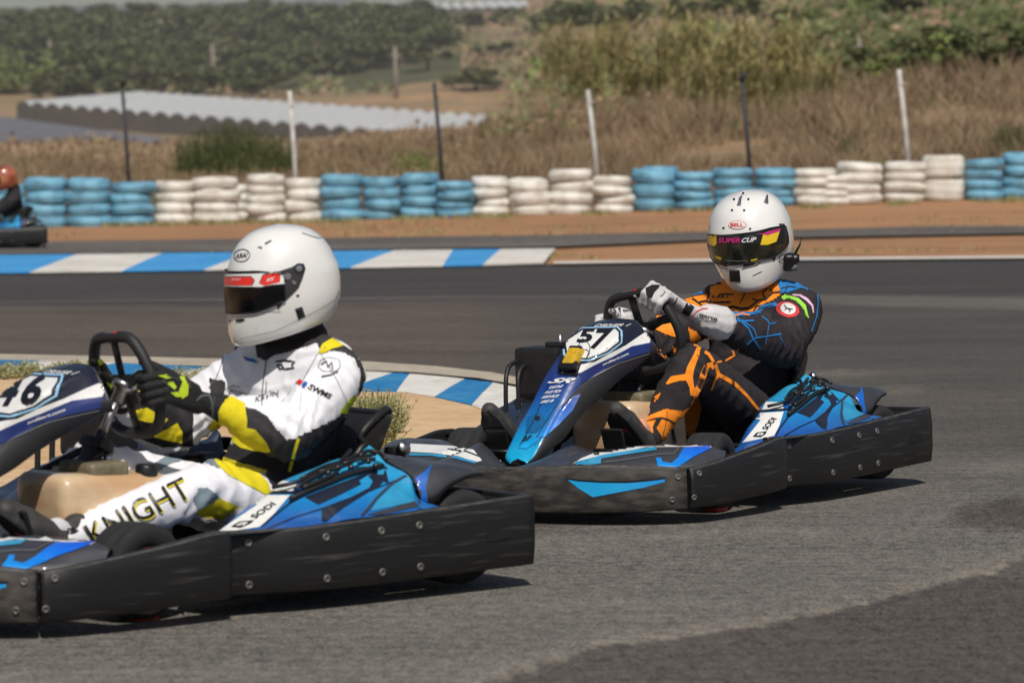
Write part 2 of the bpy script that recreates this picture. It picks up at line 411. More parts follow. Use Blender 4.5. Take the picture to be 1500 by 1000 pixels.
mat('bark', srgb(92,78,62), .9)

ground_mat('wood_floor', [(.3, srgb(52,58,38)), (.55, srgb(78,80,54)), (.7, srgb(100,96,70))], [(.03, .5), (.4, .5)], bump=.2, bscale=1)
# worn asphalt: the tone of each repair and rubbered line is stored on the surface, the grain is noise
m = bpy.data.materials.new('track_surface'); m.use_nodes = True; nt = m.node_tree; N = nt.nodes; L = nt.links; b = N['Principled BSDF']; M['track_surface'] = m
b.inputs['Roughness'].default_value = .88; b.inputs['Specular IOR Level'].default_value = .25
at = N.new('ShaderNodeAttribute'); at.attribute_name = 'tone'; g = N.new('ShaderNodeNewGeometry')
def _noise(sc, stretch, det=4):
    mp = N.new('ShaderNodeMapping'); mp.inputs['Scale'].default_value = stretch; L.new(g.outputs['Position'], mp.inputs[0])
    n = N.new('ShaderNodeTexNoise'); n.inputs['Scale'].default_value = sc; n.inputs['Detail'].default_value = det; L.new(mp.outputs[0], n.inputs['Vector']); return n.outputs[0]
def _ramp(x, lo, hi, a, c):
    r = N.new('ShaderNodeMapRange'); r.inputs[1].default_value = lo; r.inputs[2].default_value = hi; r.inputs[3].default_value = a; r.inputs[4].default_value = c; L.new(x, r.inputs[0]); return r.outputs[0]
def _math(op, x, y):
    q = N.new('ShaderNodeMath'); q.operation = op
    for i, z in enumerate((x, y)):
        if isinstance(z, (int, float)): q.inputs[i].default_value = z
        else: L.new(z, q.inputs[i])
    return q.outputs[0]
fine = _ramp(_noise(120, (1,1,1), 3), .32, .68, -.75, .75); mid = _ramp(_noise(34, (1,.5,1), 5), .3, .7, -.3, .3); wide = _ramp(_noise(1.1, (.5,1,1), 5), .3, .7, -.17, .17); lines = _ramp(_noise(6, (.25,8,1), 7), .3, .7, -.24, .24)
gr = _math('MULTIPLY', _math('ADD', fine, mid), at.outputs['Alpha']); tot = _math('ADD', _math('ADD', gr, _math('ADD', wide, lines)), 1.0)
vm = N.new('ShaderNodeVectorMath'); vm.operation = 'SCALE'; L.new(at.outputs['Color'], vm.inputs[0]); L.new(tot, vm.inputs['Scale']); L.new(vm.outputs[0], b.inputs['Base Color'])
bp = N.new('ShaderNodeBump'); bp.inputs['Distance'].default_value = .004; L.new(_noise(110, (1,1,1), 4), bp.inputs['Height']); L.new(bp.outputs[0], b.inputs['Normal'])
# ------------------------------------------------------------ racing kart (x forward, y to its left, z up, origin under the rear axle)
def spline(pts, n=6):
    out = []; P = [np.array(p, float) for p in pts]; P = [2*P[0]-P[1]] + P + [2*P[-1]-P[-2]]
    for i in range(1, len(P)-2):
        for k in range(n):
            t = k/n; out.append(.5*((2*P[i]) + (-P[i-1]+P[i+1])*t + (2*P[i-1]-5*P[i]+4*P[i+1]-P[i+2])*t*t + (-P[i-1]+3*P[i]-3*P[i+1]+P[i+2])*t**3))
    out.append(P[-2]); return [tuple(p) for p in out]
def rs_interp(x, xs, ys): return float(np.interp(x, xs, ys))

def wall(mb, plan, t=.022, mat=0, n=5, bulge=.006, raw=False, edge=None):
    """upright plastic panel following a plan line; plan points (x, y, zbottom, ztop)"""
    P = plan if raw else spline(plan, n); rows = []
    for i, p in enumerate(P):
        a, b = P[max(0, i-1)], P[min(len(P)-1, i+1)]
        tx, ty = b[0]-a[0], b[1]-a[1]; l = math.hypot(tx, ty); nx, ny = ty/l, -tx/l
        if nx*p[0]*.2 + ny*p[1] + (nx*(p[0]-.8)) < 0: nx, ny = -nx, -ny
        zb, zt = p[2], p[3]; h = zt-zb
        prof = [(-t, zb+.004), (-.004, zb), (.0, zb+.006), (bulge, zb+h*.3), (bulge, zb+h*.7), (.0, zt-.006), (-.005, zt), (-t+.003, zt), (-t, zt-.006)]
        rows.append([(p[0]+nx*o, p[1]+ny*o, z) for o, z in prof])
    f0 = len(mb.f); mb.grid(rows, mat, True, close_u=True)
    nc = len(rows[0])
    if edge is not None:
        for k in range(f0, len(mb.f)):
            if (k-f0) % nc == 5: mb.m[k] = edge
    base = len(mb.v) - nc*len(rows)
    mb.f += [tuple(range(base, base+nc))[::-1], tuple(range(base+nc*(len(rows)-1), base+nc*len(rows)))]; mb.m += [mat]*2; mb.sm += [False]*2

def mirror(mb):
    q = MB(); q.v = [(x, -y, z) for x, y, z in mb.v]; q.f = [tuple(reversed(f)) for f in mb.f]; q.m = mb.m[:]; q.sm = mb.sm[:]; return q

r57 = P57.ray; r46 = P46.ray

def screw(mb, c, n, mat, r=.011):
    n = Vector(n).normalized()
    if n.dot(Vector((.5, (1 if c[1] > 0 else -1), .1))) < 0: n = -n
    mb.lathe([(r, 0), (r, .003), (r*.8, .005), (r*.45, .005), (r*.4, .002), (0, .002)], Vector(c), n, mat, seg=12)

KM = {}   # mesh data shared by all karts
def part(name, mb, mats, key=None):
    me = mb.mesh(name, mats); KM[key or name] = me; return me

FRONT = [(1.74,-.2,.038,.197), (1.745,0,.036,.195), (1.735,.2,.042,.197), (1.69,.38,.043,.203), (1.61,.54,.043,.2), (1.489,.664,.045,.183)]
def make_front_bumper():
    mb = MB(); plan = [(x, -y, a, b) for x, y, a, b in FRONT[:1:-1]] + [(1.74,-.2,.04,.197), (1.745,0,.038,.195)] + FRONT[2:]
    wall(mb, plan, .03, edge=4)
    # inner crash structure so that nothing is hollow
    d = Dec(mb, r57, 5)
    d.poly([(828,702),(845,705),(880,708),(915,709),(945,707),(972,704),(971,708),(940,716),(900,723),(866,729),(845,716)], 1)
    d.line([(828,701),(845,704),(880,706.5),(915,707),(945,705),(973,701.5)], 2.2, 2, .003)
    for px, py in ((991, 701), (982, 734)):
        o, dd = r57(px, py); h, n, i, t = d.t.ray_cast(o, dd)
        if h: screw(mb, h, n, 3); screw(mb, (h[0], -h[1], h[2]), (n[0], -n[1], n[2]), 3)
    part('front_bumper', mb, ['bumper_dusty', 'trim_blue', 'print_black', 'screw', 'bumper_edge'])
def make_corner():
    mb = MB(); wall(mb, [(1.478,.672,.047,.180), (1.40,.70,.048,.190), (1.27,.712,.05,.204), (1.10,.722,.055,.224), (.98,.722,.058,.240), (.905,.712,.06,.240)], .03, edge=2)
    # turned-in end face with the rounded lip seen at the joint
    t = mb.bvh()
    for px, py in ((1022, 696), (1014, 731)):
        o, dd = r57(px, py); h, n, i, q = t.ray_cast(o, dd)
        if h: screw(mb, h, n, 1)
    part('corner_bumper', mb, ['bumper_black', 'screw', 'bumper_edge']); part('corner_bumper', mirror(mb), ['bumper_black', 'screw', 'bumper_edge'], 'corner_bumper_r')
def make_side():
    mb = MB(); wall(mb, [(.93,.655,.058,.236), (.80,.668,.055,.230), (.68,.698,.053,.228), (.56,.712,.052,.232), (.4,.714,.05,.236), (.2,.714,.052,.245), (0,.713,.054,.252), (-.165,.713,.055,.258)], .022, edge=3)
    t = mb.bvh(); d = Dec(mb, r57, 4)
    for px, yt, yb in ((1153,657,705), (1217,650,697), (1256.5,643,690), (1283,637,684)):
        for py in (yt, yb):
            o, dd = r57(px + (1 if py == yb else 0), py); h, n, i, q = t.ray_cast(o, dd)
            if h: screw(mb, h, n, 1, .012)
    d.poly([(1332,645),(1348,641),(1348,650),(1340,654),(1331,655)], 2, .003)  # slot not cut through: its dark inside is painted as a flat patch
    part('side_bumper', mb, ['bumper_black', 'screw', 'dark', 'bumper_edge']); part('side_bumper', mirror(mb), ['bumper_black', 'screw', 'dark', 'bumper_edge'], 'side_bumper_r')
    mb = MB(); mb.box((-.145, 0, .157), (.036, 1.385, .2), 0, .008)
    for y in (-.45, .45): mb.tube([(-.13, y, .12), (.06, y, .12)], .014, 1)
    part('rear_bumper', mb, ['bumper_black', 'tube_metal'])

def fairing_rows():
    inner = [(1.50,.0,.172),(1.50,.06,.176),(1.48,.13,.222),(1.455,.19,.246),(1.435,.25,.228),(1.422,.3,.222),(1.36,.42,.243),(1.322,.55,.243),(1.29,.64,.239),(1.265,.69,.215)]
    outer = [(1.725,.0,.190),(1.724,.07,.190),(1.72,.14,.190),(1.712,.21,.191),(1.705,.26,.193),(1.66,.36,.196),(1.60,.48,.196),(1.54,.585,.192),(1.44,.672,.186),(1.30,.70,.197)]
    I, O = spline(inner, 5), spline(outer, 5); rows = []
    for a, b in zip(I, O):
        a, b = np.array(a), np.array(b); r = [a - np.array((0,0,.06)) - (b-a)*.02]
        for k in range(7):
            t = k/6; p = a*(1-t) + b*t; p[2] += (.014 if a[1] > .25 else -.01)*math.sin(math.pi*min(1, t*1.15))*(1 if a[1] > .25 else .4); r.append(p)
        r.append(b - np.array((0,0,.012))); rows.append([tuple(x) for x in r])
    return rows
def make_fairing():
    mb = MB(); rows = fairing_rows()
    mb.grid([[(x,-y,z) for x,y,z in r] for r in rows[:0:-1]] + rows, 0, True)
    d = Dec(mb, r57, 4)
    # left wing (traced where it shows)
    d.poly([(836,681),(850,675),(884,669),(912,664),(944,657),(1000,657),(1046,659),(1040,652),(1000,650),(944,650),(884,659),(850,672)], 1)   # pale upper lip
    d.line([(842,680),(884,670),(930,663),(960,659)], 5, 2, .003)
    d.poly([(846,681),(879,672.5),(878,681),(856,683)], 2, .0035)
    d.poly([(1000,658),(1040,656),(1037,661),(1014,672),(994,685),(977,688.5),(962,687),(959,673),(966,673),(969,679),(982,681),(991,673)], 3, .003)
    d.line([(884,679),(930,673),(960,668),(985,667),(995,657)], 1.6, 4, .003)
    d = Dec(mb, r57, 2)
    d.poly([(600,648),(660,652),(692,658),(704,674),(696,676),(668,667),(630,662),(596,660)], 1)
    d.line([(598,664),(630,665),(664,669),(694,677)], 3.4, 2, .003); d.line([(655,657),(680,660),(700,668)], 2, 0, .003)
    part('front_fairing', mb, ['carbon_grey', 'sticker_white', 'cyan', 'trim_blue', 'print_grey'])

# nose tower sections: x, z top, y far edge, y near top edge, y crease, z crease, y low, z low
TOWER = [(1.475,.192,-.045,.0,.012,.182,.010,.165), (1.46,.212,-.075,.02,.034,.204,.036,.165), (1.425,.256,-.074,.03,.044,.25,.07,.215), (1.38,.31,-.07,.035,.05,.302,.10,.25),
         (1.33,.365,-.062,.042,.058,.352,.125,.31), (1.28,.432,-.053,.06,.078,.405,.14,.35), (1.23,.490,-.043,.09,.100,.447,.155,.378), (1.18,.540,-.03,.14,.128,.485,.175,.415),
         (1.13,.578,-.035,.165,.165,.512,.185,.443), (1.08,.604,-.04,.168,.188,.530,.198,.468), (1.03,.624,-.035,.165,.202,.545,.21,.492), (.985,.638,-.02,.16,.214,.555,.22,.515), (.955,.644,-.01,.15,.222,.558,.228,.52)]
def make_tower(num):
    mb = MB(); rows = []
    for x, zt, yl, yt, yc, zc, yb, zb in spline(TOWER, 3):
        yt = min(yt, yc); cy = .0 + .06*smoothstep(1.4, 1.0, x)
        lc = 2*cy - yc if yc > .06 else yl - .01; lc = min(lc, yl - .006); lb = lc - .005
        rows.append([(x-.01, lb, zb), (x, lc, zc-.004), (x+.001, yl, zt-.004), (x, yl+.012, zt), (x, (yl+yt)/2, zt+.006), (x, yt-.012, zt+.001), (x, yt, zt-.003),
                     (x, yt*.5+yc*.5, zt*.5+zc*.5), (x, yc, zc), (x-.004, yc+.003, zc-.007), (x-.008, yb, zb+.006), (x-.012, yb-.012, zb)])
    nc = len(rows[0])
    fs_m = [4,0,0,0,0,0,0,0,4,4,4]
    base = 0; vs = [p for r in rows for p in r]; mb.add(vs, [], 0)
    for i in range(len(rows)-1):
        for j in range(nc-1):
            mb.f.append((i*nc+j, i*nc+j+1, (i+1)*nc+j+1, (i+1)*nc+j)); mb.m.append(fs_m[j]); mb.sm.append(True)
        mb.f.append((i*nc+nc-1, i*nc, (i+1)*nc, (i+1)*nc+nc-1)); mb.m.append(4); mb.sm.append(False)
    e = (len(rows)-1)*nc
    mb.f += [tuple(range(nc)), tuple(range(e, e+nc))[::-1]]; mb.m += [4, 4]; mb.sm += [False, False]
    # rear lip
    d = Dec(mb, r57, 2.5)
    NV = 5
    # navy top behind and around the number
    d.poly([(826,500),(853,480),(905,474),(943,477),(953,486),(953,492),(921,512),(893,528),(872,545),(846,546),(823,546),(819,528)], NV, .0012)
    # white wedge and purple strip on the near slope
    d.poly([(952,484),(952,504),(925,509),(897,524),(872,541),(851,547),(822,547),(824,533),(829,528),(846,536),(871,531),(893,519),(917,507),(935,495)], 1, .002)
    d.poly([(952,504),(952,517),(921,526),(897,535),(872,551),(851,562),(851,547),(872,541),(897,524),(925,509)], 2, .0024)
    d.poly([(872,535),(897,524),(878,544),(851,551),(846,549)], 2, .0028)
    # hexagonal number plate
    d.poly([(824,499),(852,481),(906,480),(912,487),(911,504),(892,519),(863,530),(836,530),(825,521)], 6, .003)
    d.poly([(826.5,500),(853,482.7),(904,482),(909.5,488),(908.5,503),(890.5,517),(862.5,528),(837,527.5),(828,519)], NV, .0036)
    d.poly([(829,502),(855,484.7),(902,484.5),(906.5,489),(905.5,502),(888.5,515.5),(862,526),(839,525),(831,516)], 1, .0042)
    if num:
        a, b = num
        if a == '5': d.text(a, (844,504),(865,504),(853,484), 3, .0054, bold=.035); d.text(b, (862,513.5),(886,513.5),(876,484), 3, .0054, bold=.035)
        else:
            d4 = Dec(mb, r46, 2.5); d4.text(a, (-12,594),(15,593),(14,549), 3, .003, bold=.035); d4.text(b, (24,592),(52,592),(46,546), 3, .003, bold=.035)
    d.text('SR', (800,562),(835,562),(810,554.5), 1, .0035, bold=.03, shear=.35)
    for t, x0, x1, y in (('KARTING', 803, 823, 570.5), ('RACE TECH', 797, 820, 577.5), ('SERVICE', 792, 817, 584.5), ('SRS B', 790, 809, 591.5)):
        d.text(t, (x0, y), (x1, y-2), (x0+3, y-4), 1, .0035, bold=.03, shear=.3)
    d.text('sodikart.com', (882,537),(920,521),(882,533.5), 1, .0045, bold=.02, shear=.2)
    d.text('DRIVER 1', (870,480.5),(918,480.5),(877,477), 1, .0045, bold=.02)
    # recessed socket near the tip, small number under it
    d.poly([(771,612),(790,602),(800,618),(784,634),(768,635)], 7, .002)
    d.poly(ell(786,613,4.2,4), NV, .003)
    d.text('07', (763,647),(775,645),(767,639.5), NV, .004, bold=.03, shear=.2)
    d.line([(760,652),(778,622),(795,585),(806,552)], .9, NV, .003); d.line([(779,650),(797,620),(818,588)], .9, NV, .003)
    d.line([(951,520),(905,534),(868,553),(840,575),(818,598),(800,625),(782,652)], 1.3, 8, .003)
    # printed blue flash on the black cheek
    d.poly([(850,578),(838,582),(816,601),(803,622),(786,646),(769,658),(757,655),(786,641),(797,640),(818,622),(838,602)], 9, .0032)
    me = part('nose_panel', mb, ['nose_blue', 'sticker_white', 'deep_blue', 'print_black', 'cheek_black', 'navy', 'sticker_pale_blue', 'nose_shadow', 'print_grey', 'nose_side_blue'], 'nose_' + ''.join(num or ''))

POD = [(.965, [(.700,.222),(.66,.21),(.62,.2),(.60,.195),(.59,.17),(.585,.08)]),
       (.90, [(.695,.226),(.62,.207),(.55,.195),(.50,.187),(.47,.16),(.46,.07)]),
       (.785,[(.690,.226),(.62,.212),(.53,.2),(.469,.2),(.43,.16),(.42,.07)]),
       (.67, [(.690,.228),(.61,.218),(.537,.217),(.44,.248),(.40,.2),(.39,.07)]),
       (.545,[(.690,.232),(.61,.250),(.509,.288),(.417,.296),(.375,.24),(.37,.07)]),
       (.50, [(.690,.236),(.61,.262),(.50,.306),(.40,.320),(.36,.26),(.35,.07)]),
       (.38, [(.690,.238),(.62,.262),(.50,.322),(.385,.346),(.34,.28),(.33,.07)]),
       (.25, [(.690,.242),(.61,.280),(.49,.338),(.37,.368),(.33,.30),(.32,.07)]),
       (.165,[(.690,.246),(.595,.262),(.555,.322),(.45,.352),(.355,.384),(.31,.1)])]
FLARE = [(.165,[(.600,.245),(.606,.27),(.575,.318),(.50,.345),(.40,.372),(.36,.372)]),
         (.12, [(.612,.25),(.616,.28),(.580,.335),(.50,.352),(.40,.37),(.36,.37)]),
         (.07, [(.612,.285),(.614,.305),(.580,.342),(.50,.352),(.42,.36),(.37,.355)]),
         (0.0, [(.600,.308),(.602,.318),(.570,.340),(.50,.346),(.43,.348),(.38,.345)]),
         (-.07,[(.580,.312),(.582,.318),(.560,.328),(.50,.332),(.45,.332),(.40,.33)]),
         (-.115,[(.555,.308),(.556,.311),(.545,.316),(.50,.318),(.46,.318),(.43,.316)])]
def make_pod():
    mb = MB(); st = [[(x, y, z) for y, z in r] for x, r in POD]
    cols = [spline([s[j] for s in st], 5) for j in range(6)]
    rows = [spline([cols[j][i] for j in range(6)], 4) for i in range(len(cols[0]))]
    mb.grid(rows, 0, True)
    d = Dec(mb, r57, 4); p = lambda pts: [(a/5+1080, b/5+540) for a, b in pts]; g = lambda pts: [(a/7.5+1100, b/7.5+540) for a, b in pts]
    d.poly(p([(30,560),(165,395),(130,385),(135,345),(335,335),(300,440),(262,512)]), 1)
    d.poly(p([(175,322),(205,262),(325,268),(335,322)]), 1)
    d.line(p([(150,330),(380,318)]), 2.6, 2, .003); d.poly(p([(325,268),(372,268),(375,315),(340,318)]), 6, .002)
    d.text('SODI', (1122.5,634.5),(1137,618),(1114,632), 3, .004, bold=.02)
    d.poly(g([(8,778),(50,735),(165,718),(150,748),(95,784)]), 3, .0035); d.poly(g([(45,770),(70,745),(130,738),(110,765)]), 1, .0045); d.poly(g([(70,762),(100,752),(95,762)]), 3, .0055)
    d.line(p([(395,340),(310,450),(275,510)]), 2.2, 2, .004)
    # lattice graphics of the sticker kit, traced where the nearer kart shows them
    d2 = Dec(mb, r46, 4); c = lambda pts: [(a*.28+380, b*.28+620) for a, b in pts]
    d2.poly(c([(590,150),(640,118),(730,122),(850,145),(895,185),(885,215),(830,242),(700,215)]), 4, .0012)
    d2.poly(c([(700,158),(818,206),(760,222),(740,240),(705,232)]), 2, .0025)
    d2.poly(c([(228,374),(300,414),(420,360),(525,308),(512,290),(560,262),(668,228),(640,222),(420,300)]), 2, .0022)
    d2.poly(c([(316,442),(470,378),(568,328),(586,292),(562,268),(590,255),(655,240),(668,305),(640,296),(612,330),(560,352),(430,432),(316,520)]), 2, .0026)
    d2.poly(c([(600,240),(650,232),(640,262),(612,262)]), 4, .003)
    d2.line(c([(30,540),(180,478),(330,432),(500,370),(640,318),(765,268)]), 1.3, 2, .0036)
    d2.line(c([(500,500),(560,440),(600,388),(680,312),(780,252),(860,215),(900,190),(912,160)]), [3,4,3.4,3.2,3,2.6,2.2,2], 5, .0038)
    d2.poly(c([(572,452),(612,392),(700,308),(772,276),(806,402)]), 4, .002)
    d2.poly(c([(555,470),(800,402),(830,428),(640,470),(470,505)]), 5, .0024)
    d2.line(c([(770,262),(790,300),(828,412)]), 3.6, 5, .0045)
    d2.poly(c([(0,572),(250,545),(560,492),(840,436),(860,470),(560,540),(0,620)]), 7, .0012)
    # webbing and cables strapped over the inner slope
    mats = ['pod_blue', 'sticker_white', 'navy', 'print_black', 'cyan', 'carbon_grey', 'strong_blue', 'navy']
    part('side_pod', mb, mats); rp = mirror(mb)
    def up(v):
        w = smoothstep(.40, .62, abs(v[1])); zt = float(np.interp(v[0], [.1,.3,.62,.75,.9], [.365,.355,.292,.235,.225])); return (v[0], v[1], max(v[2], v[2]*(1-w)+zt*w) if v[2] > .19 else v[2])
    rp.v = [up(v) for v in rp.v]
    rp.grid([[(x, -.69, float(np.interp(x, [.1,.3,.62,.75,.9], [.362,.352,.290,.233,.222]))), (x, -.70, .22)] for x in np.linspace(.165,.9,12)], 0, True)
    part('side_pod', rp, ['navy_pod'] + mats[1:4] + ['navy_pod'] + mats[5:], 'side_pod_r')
    hose = MB()
    def on(pts, lift):
        r = []
        for x, y in pts:
            o, dd = r46(x, y); h, n, i, t = d2.t.ray_cast(o, dd)
            if h is not None: r.append(h - dd*lift*.3 + Vector((0,0,lift)))
        return r
    for pts, w, lift in (([(150,400),(215,372),(330,325),(480,268),(640,232),(700,222)], .0075, .010), ([(60,350),(180,325),(330,262),(470,200),(560,165)], .006, .016), ([(220,360),(300,330),(400,285)], .007, .02), ([(180,372),(260,318),(380,262),(440,205),(470,170)], .006, .022),
                         ([(300,285),(420,262),(520,215),(600,195),(660,200)], .0055, .024), ([(430,255),(520,232),(600,232),(690,215)], .005, .03), ([(470,170),(540,185),(640,165),(690,160)], .005, .016), ([(210,300),(330,240),(420,215)], .005, .014), ([(520,215),(560,190),(620,200),(655,235)], .006, .03)):
        q = on(c(pts), lift)
        if len(q) > 2: hose.tube(spline(q, 3), w, 0, 7)
    for x, y in ((470,262),(560,232),(600,255),(520,205),(660,150),(400,262),(350,290)):
        q = on(c([(x, y)]), .018)
        if q: hose.lathe([(0,0),(.008,0),(.009,.008),(.005,.013),(0,.013)], q[0], (0,.3,1), 1, 10)
    for pts, w in (([(330,262),(300,330)], 0), ): pass

    mb = MB(); st = [[(x, y, z) for y, z in r] for x, r in FLARE]
    cols = [spline([s[j] for s in st], 4) for j in range(6)]
    rows = [spline([cols[j][i] for j in range(6)], 3) for i in range(len(cols[0]))]
    mb.grid(rows, 0, True); mb.grid([[(x, y, z-.006) for x, y, z in r][::-1] for r in rows], 1, True)
    d = Dec(mb, r46, 5); q = lambda pts: [(a*.28+380, b*.28+620) for a, b in pts]
    d.poly(q([(800,285),(860,245),(900,205),(880,250),(862,330),(872,405),(838,408)]), 2)
    d.line(q([(1050,195),(1140,212)]), 3, 3)
    part('wheel_arch', mb, ['carbon_grey', 'dark', 'strong_blue', 'cyan']); part('wheel_arch', mirror(mb), ['carbon_grey', 'dark', 'strong_blue', 'cyan'], 'wheel_arch_r')
    part('hose_bundle', hose, ['plastic_black', 'tube_metal'])

def make_wheel(r, w, rr, key):
    mb = MB(); h = w/2; prof = []
    pr_ = [(rr, -h*.8), (rr+.012, -h*.97), (r*.80, -h*1.02), (r*.93, -h*.95), (r*.985, -h*.8), (r, -h*.5), (r, h*.5), (r*.985, h*.8), (r*.93, h*.95), (r*.80, h*1.02), (rr+.012, h*.97), (rr, h*.8), (rr, -h*.8)]
    mb.lathe(pr_, (0,0,0), (0,1,0), 0, 40); me = part('tyre', mb, ['rubber'], key+'_tyre')
    mb = MB(); mb.lathe([(.0,-h*.2),(.03,-h*.25),(.032,-h*.1),(rr*.8,-h*.05),(rr*.88,-h*.7),(rr,-h*.82),(rr+.004,-h*.75),(rr*.95,0),(rr+.004,h*.75),(rr,h*.86),(rr*.88,h*.75),(rr*.8,.0),(.036,.004),(.034,h*.5),(.02,h*.55),(0,h*.55)], (0,0,0), (0,1,0), 0, 28)
    for k in range(3):
        a = 2*math.pi*k/3; mb.lathe([(.008,0),(.008,h*.2),(0,h*.2)], (.045*math.cos(a), .0, .045*math.sin(a)), (0,1,0), 1, 8)
    part('rim', mb, ['rim_red', 'screw'], key+'_rim')

def make_mech():
    mb = MB()   # floor tray and frame tubes
    mb.box((.75,.0,.048), (1.25,.62,.012), 0, .004)
    for s in (-1, 1):
        mb.tube([(1.45,.20*s,.07),(1.2,.30*s,.07),(.9,.33*s,.07),(.3,.30*s,.07),(-.05,.30*s,.075)], .016, 1)
        mb.tube([(1.62,.35*s,.11),(1.45,.28*s,.09),(1.25,.3*s,.07)], .012, 1)
        mb.tube([(.85,.33*s,.07),(.85,.62*s,.12),(.3,.62*s,.12),(.3,.3*s,.07)], .012, 1)
        mb.tube([(1.45,.20*s,.07),(1.62,.10*s,.11)], .012, 1)
    mb.tube([(1.45,.2,.07),(1.45,-.2,.07)], .016, 1); mb.tube([(1.62,.35,.11),(1.62,-.35,.11)], .012, 1)
    mb.tube([(1.07,.45,.127),(1.07,.2,.09),(1.07,-.2,.09),(1.07,-.45,.127)], .014, 1)
    part('chassis', mb, ['plastic_black', 'tube_metal'])
    mb = MB(); mb.tube([(0,-.55,.14),(0,.55,.14)], .022, 0, 14); mb.lathe([(.02,0),(.09,0),(.09,.006),(.02,.006)], (0,-.2,.14), (0,1,0), 0, 24)
    part('rear_axle', mb, ['steel'])
    mb = MB(); rows = []   # moulded seat shell
    prof = [(.66,.13,.16,.05),(.60,.10,.18,.07),(.50,.075,.20,.09),(.38,.07,.205,.14),(.27,.085,.2,.2),(.18,.15,.2,.23),(.12,.24,.2,.20),(.075,.34,.195,.13),(.03,.43,.18,.06),(.0,.47,.15,.02)]
    prof = spline(prof, 3)
    for x, z, w, h in prof:
        r = []
        for k in range(-8, 9):
            t = k/8; r.append((x + .04*abs(t)**3*(1 if z > .2 else 0), .13 + w*math.sin(t*math.pi/2)*1.02, z + h*abs(t)**2.6))
        rows.append(r)
    mb.grid(rows, 0, True); n = len(rows)
    mb.grid([[(x-.012, .13+(y-.13)*1.05, z-.014) for x, y, z in r][::-1] for r in rows], 0, True)
    edge = [r[-1] for r in rows]; edge2 = [r[0] for r in rows]
    mb.tube([(x-.006, .13+(y-.13)*1.02, z) for x, y, z in edge + rows[-1][::-1][1:-1] + edge2[::-1]], .011, 0, 8)
    part('seat', mb, ['seat_black'])
    # fuel tank
    mb = MB(); b = bmesh.new(); bmesh.ops.create_cube(b, size=1)
    for v in b.verts:
        x, y, z = v.co; v.co = Vector((.915 + x*.36 + (.02 if z > 0 else 0)*x, .08 + y*.30*(.86 if z > 0 else 1), .222 + z*.27 + (.02*x if z > 0 else 0)))
    bmesh.ops.bevel(b, geom=b.edges[:], offset=.045, segments=4, affect='EDGES', profile=.55); mb.bm(b, 0, True)
    mb.box((.90,.02,.355), (.16,.13,.03), 0, .012, smooth=True)
    mb.lathe([(0,.03),(.028,.03),(.032,.024),(.032,0)], (.80,.17,.345), (0,0,1), 1, 20); mb.tube([(.83,.15,.32),(.84,.20,.30),(.86,.236,.2),(.86,.24,.1)], .006, 1, 7)
    mb.box((.93,.10,.365), (.13,.17,.05), 2, .015, smooth=True); mb.lathe([(0,.03),(.016,.03),(.016,0)], (.88,.10,.385), (0,0,1), 3, 14)
    part('fuel_tank', mb, ['tank', 'print_black', 'engine_olive', 'steel'])
    # steering column with clamp and hub plate
    mb = MB(); a, b2 = Vector((.815,.09,.595)), Vector((1.06,.075,.17))
    mb.tube([a*.93+b2*.07, a*.68+b2*.32], .013, 0, 12); mb.tube([a*.7+b2*.3, b2], .0155, 1, 12)
    ax = (b2-a).normalized(); mb.lathe([(0,-.005),(.034,-.005),(.036,.004),(.034,.016),(.02,.02),(.019,.055),(.0,.055)], a, ax, 0, 20)
    for k in range(3):
        t = 2*math.pi*k/3; u = ax.orthogonal().normalized(); w = ax.cross(u); mb.lathe([(.006,0),(.006,.02),(0,.02)], a - ax*.006 + (u*math.cos(t)+w*math.sin(t))*.026, ax, 0, 8)
    mb.box(tuple(a*.62+b2*.38), (.05,.11,.03), 2, .006, rot=Matrix.Rotation(R(-30), 3, 'Y')); mb.box(tuple(a*.55+b2*.45), (.04,.06,.08), 2, .006, rot=Matrix.Rotation(R(-30), 3, 'Y'))
    for s in (-1,1): mb.tube([a*.6+b2*.4 + Vector((0,.03*s,0)), Vector((1.0,.10*s,.34)), Vector((1.12,.16*s,.07))], .011, 2, 8)
    part('steering_column', mb, ['steel', 'tube_metal', 'plastic_black'])
    # engine on the right of the seat, its cover, filter box and guard bar
    mb = MB(); mb.box((.27,-.36,.16), (.30,.22,.16), 0, .02); mb.box((.34,-.36,.28), (.16,.16,.12), 0, .02)
    for k in range(7): mb.box((.34,-.36,.235+.017*k), (.185,.185,.006), 0, .001)
    mb.lathe([(0,0),(.05,0),(.055,.03),(.045,.06),(.0,.06)], (.15,-.36,.26), (-.4,.3,1), 1, 20)
    mb.tube([(.22,-.24,.24),(.08,-.16,.26),(-.06,-.1,.22),(-.08,.02,.2)], .022, 0, 12); mb.box((.02,-.02,.30), (.09,.11,.07), 0, .015)
    mb.lathe([(0,0),(.02,0),(.022,.02),(.0,.024)], (-.01,.30,.37), (-.2,.9,.4), 2, 16); mb.box((-.02,.26,.33), (.05,.05,.09), 1, .01)
    part('engine', mb, ['engine_grey', 'plastic_black', 'steel'])
    mb = MB(); mb.box((.47,-.56,.42), (.16,.20,.19), 0, .018, smooth=False); mb.box((.45,-.54,.30), (.18,.20,.10), 0, .02); mb.box((.49,-.50,.525), (.05,.08,.02), 0, .005); mb.lathe([(0,.03),(.008,.03),(.009,0)], (.47,-.50,.53), (0,0,1), 1, 10)
    part('engine_cover', mb, ['plastic_black', 'steel'])
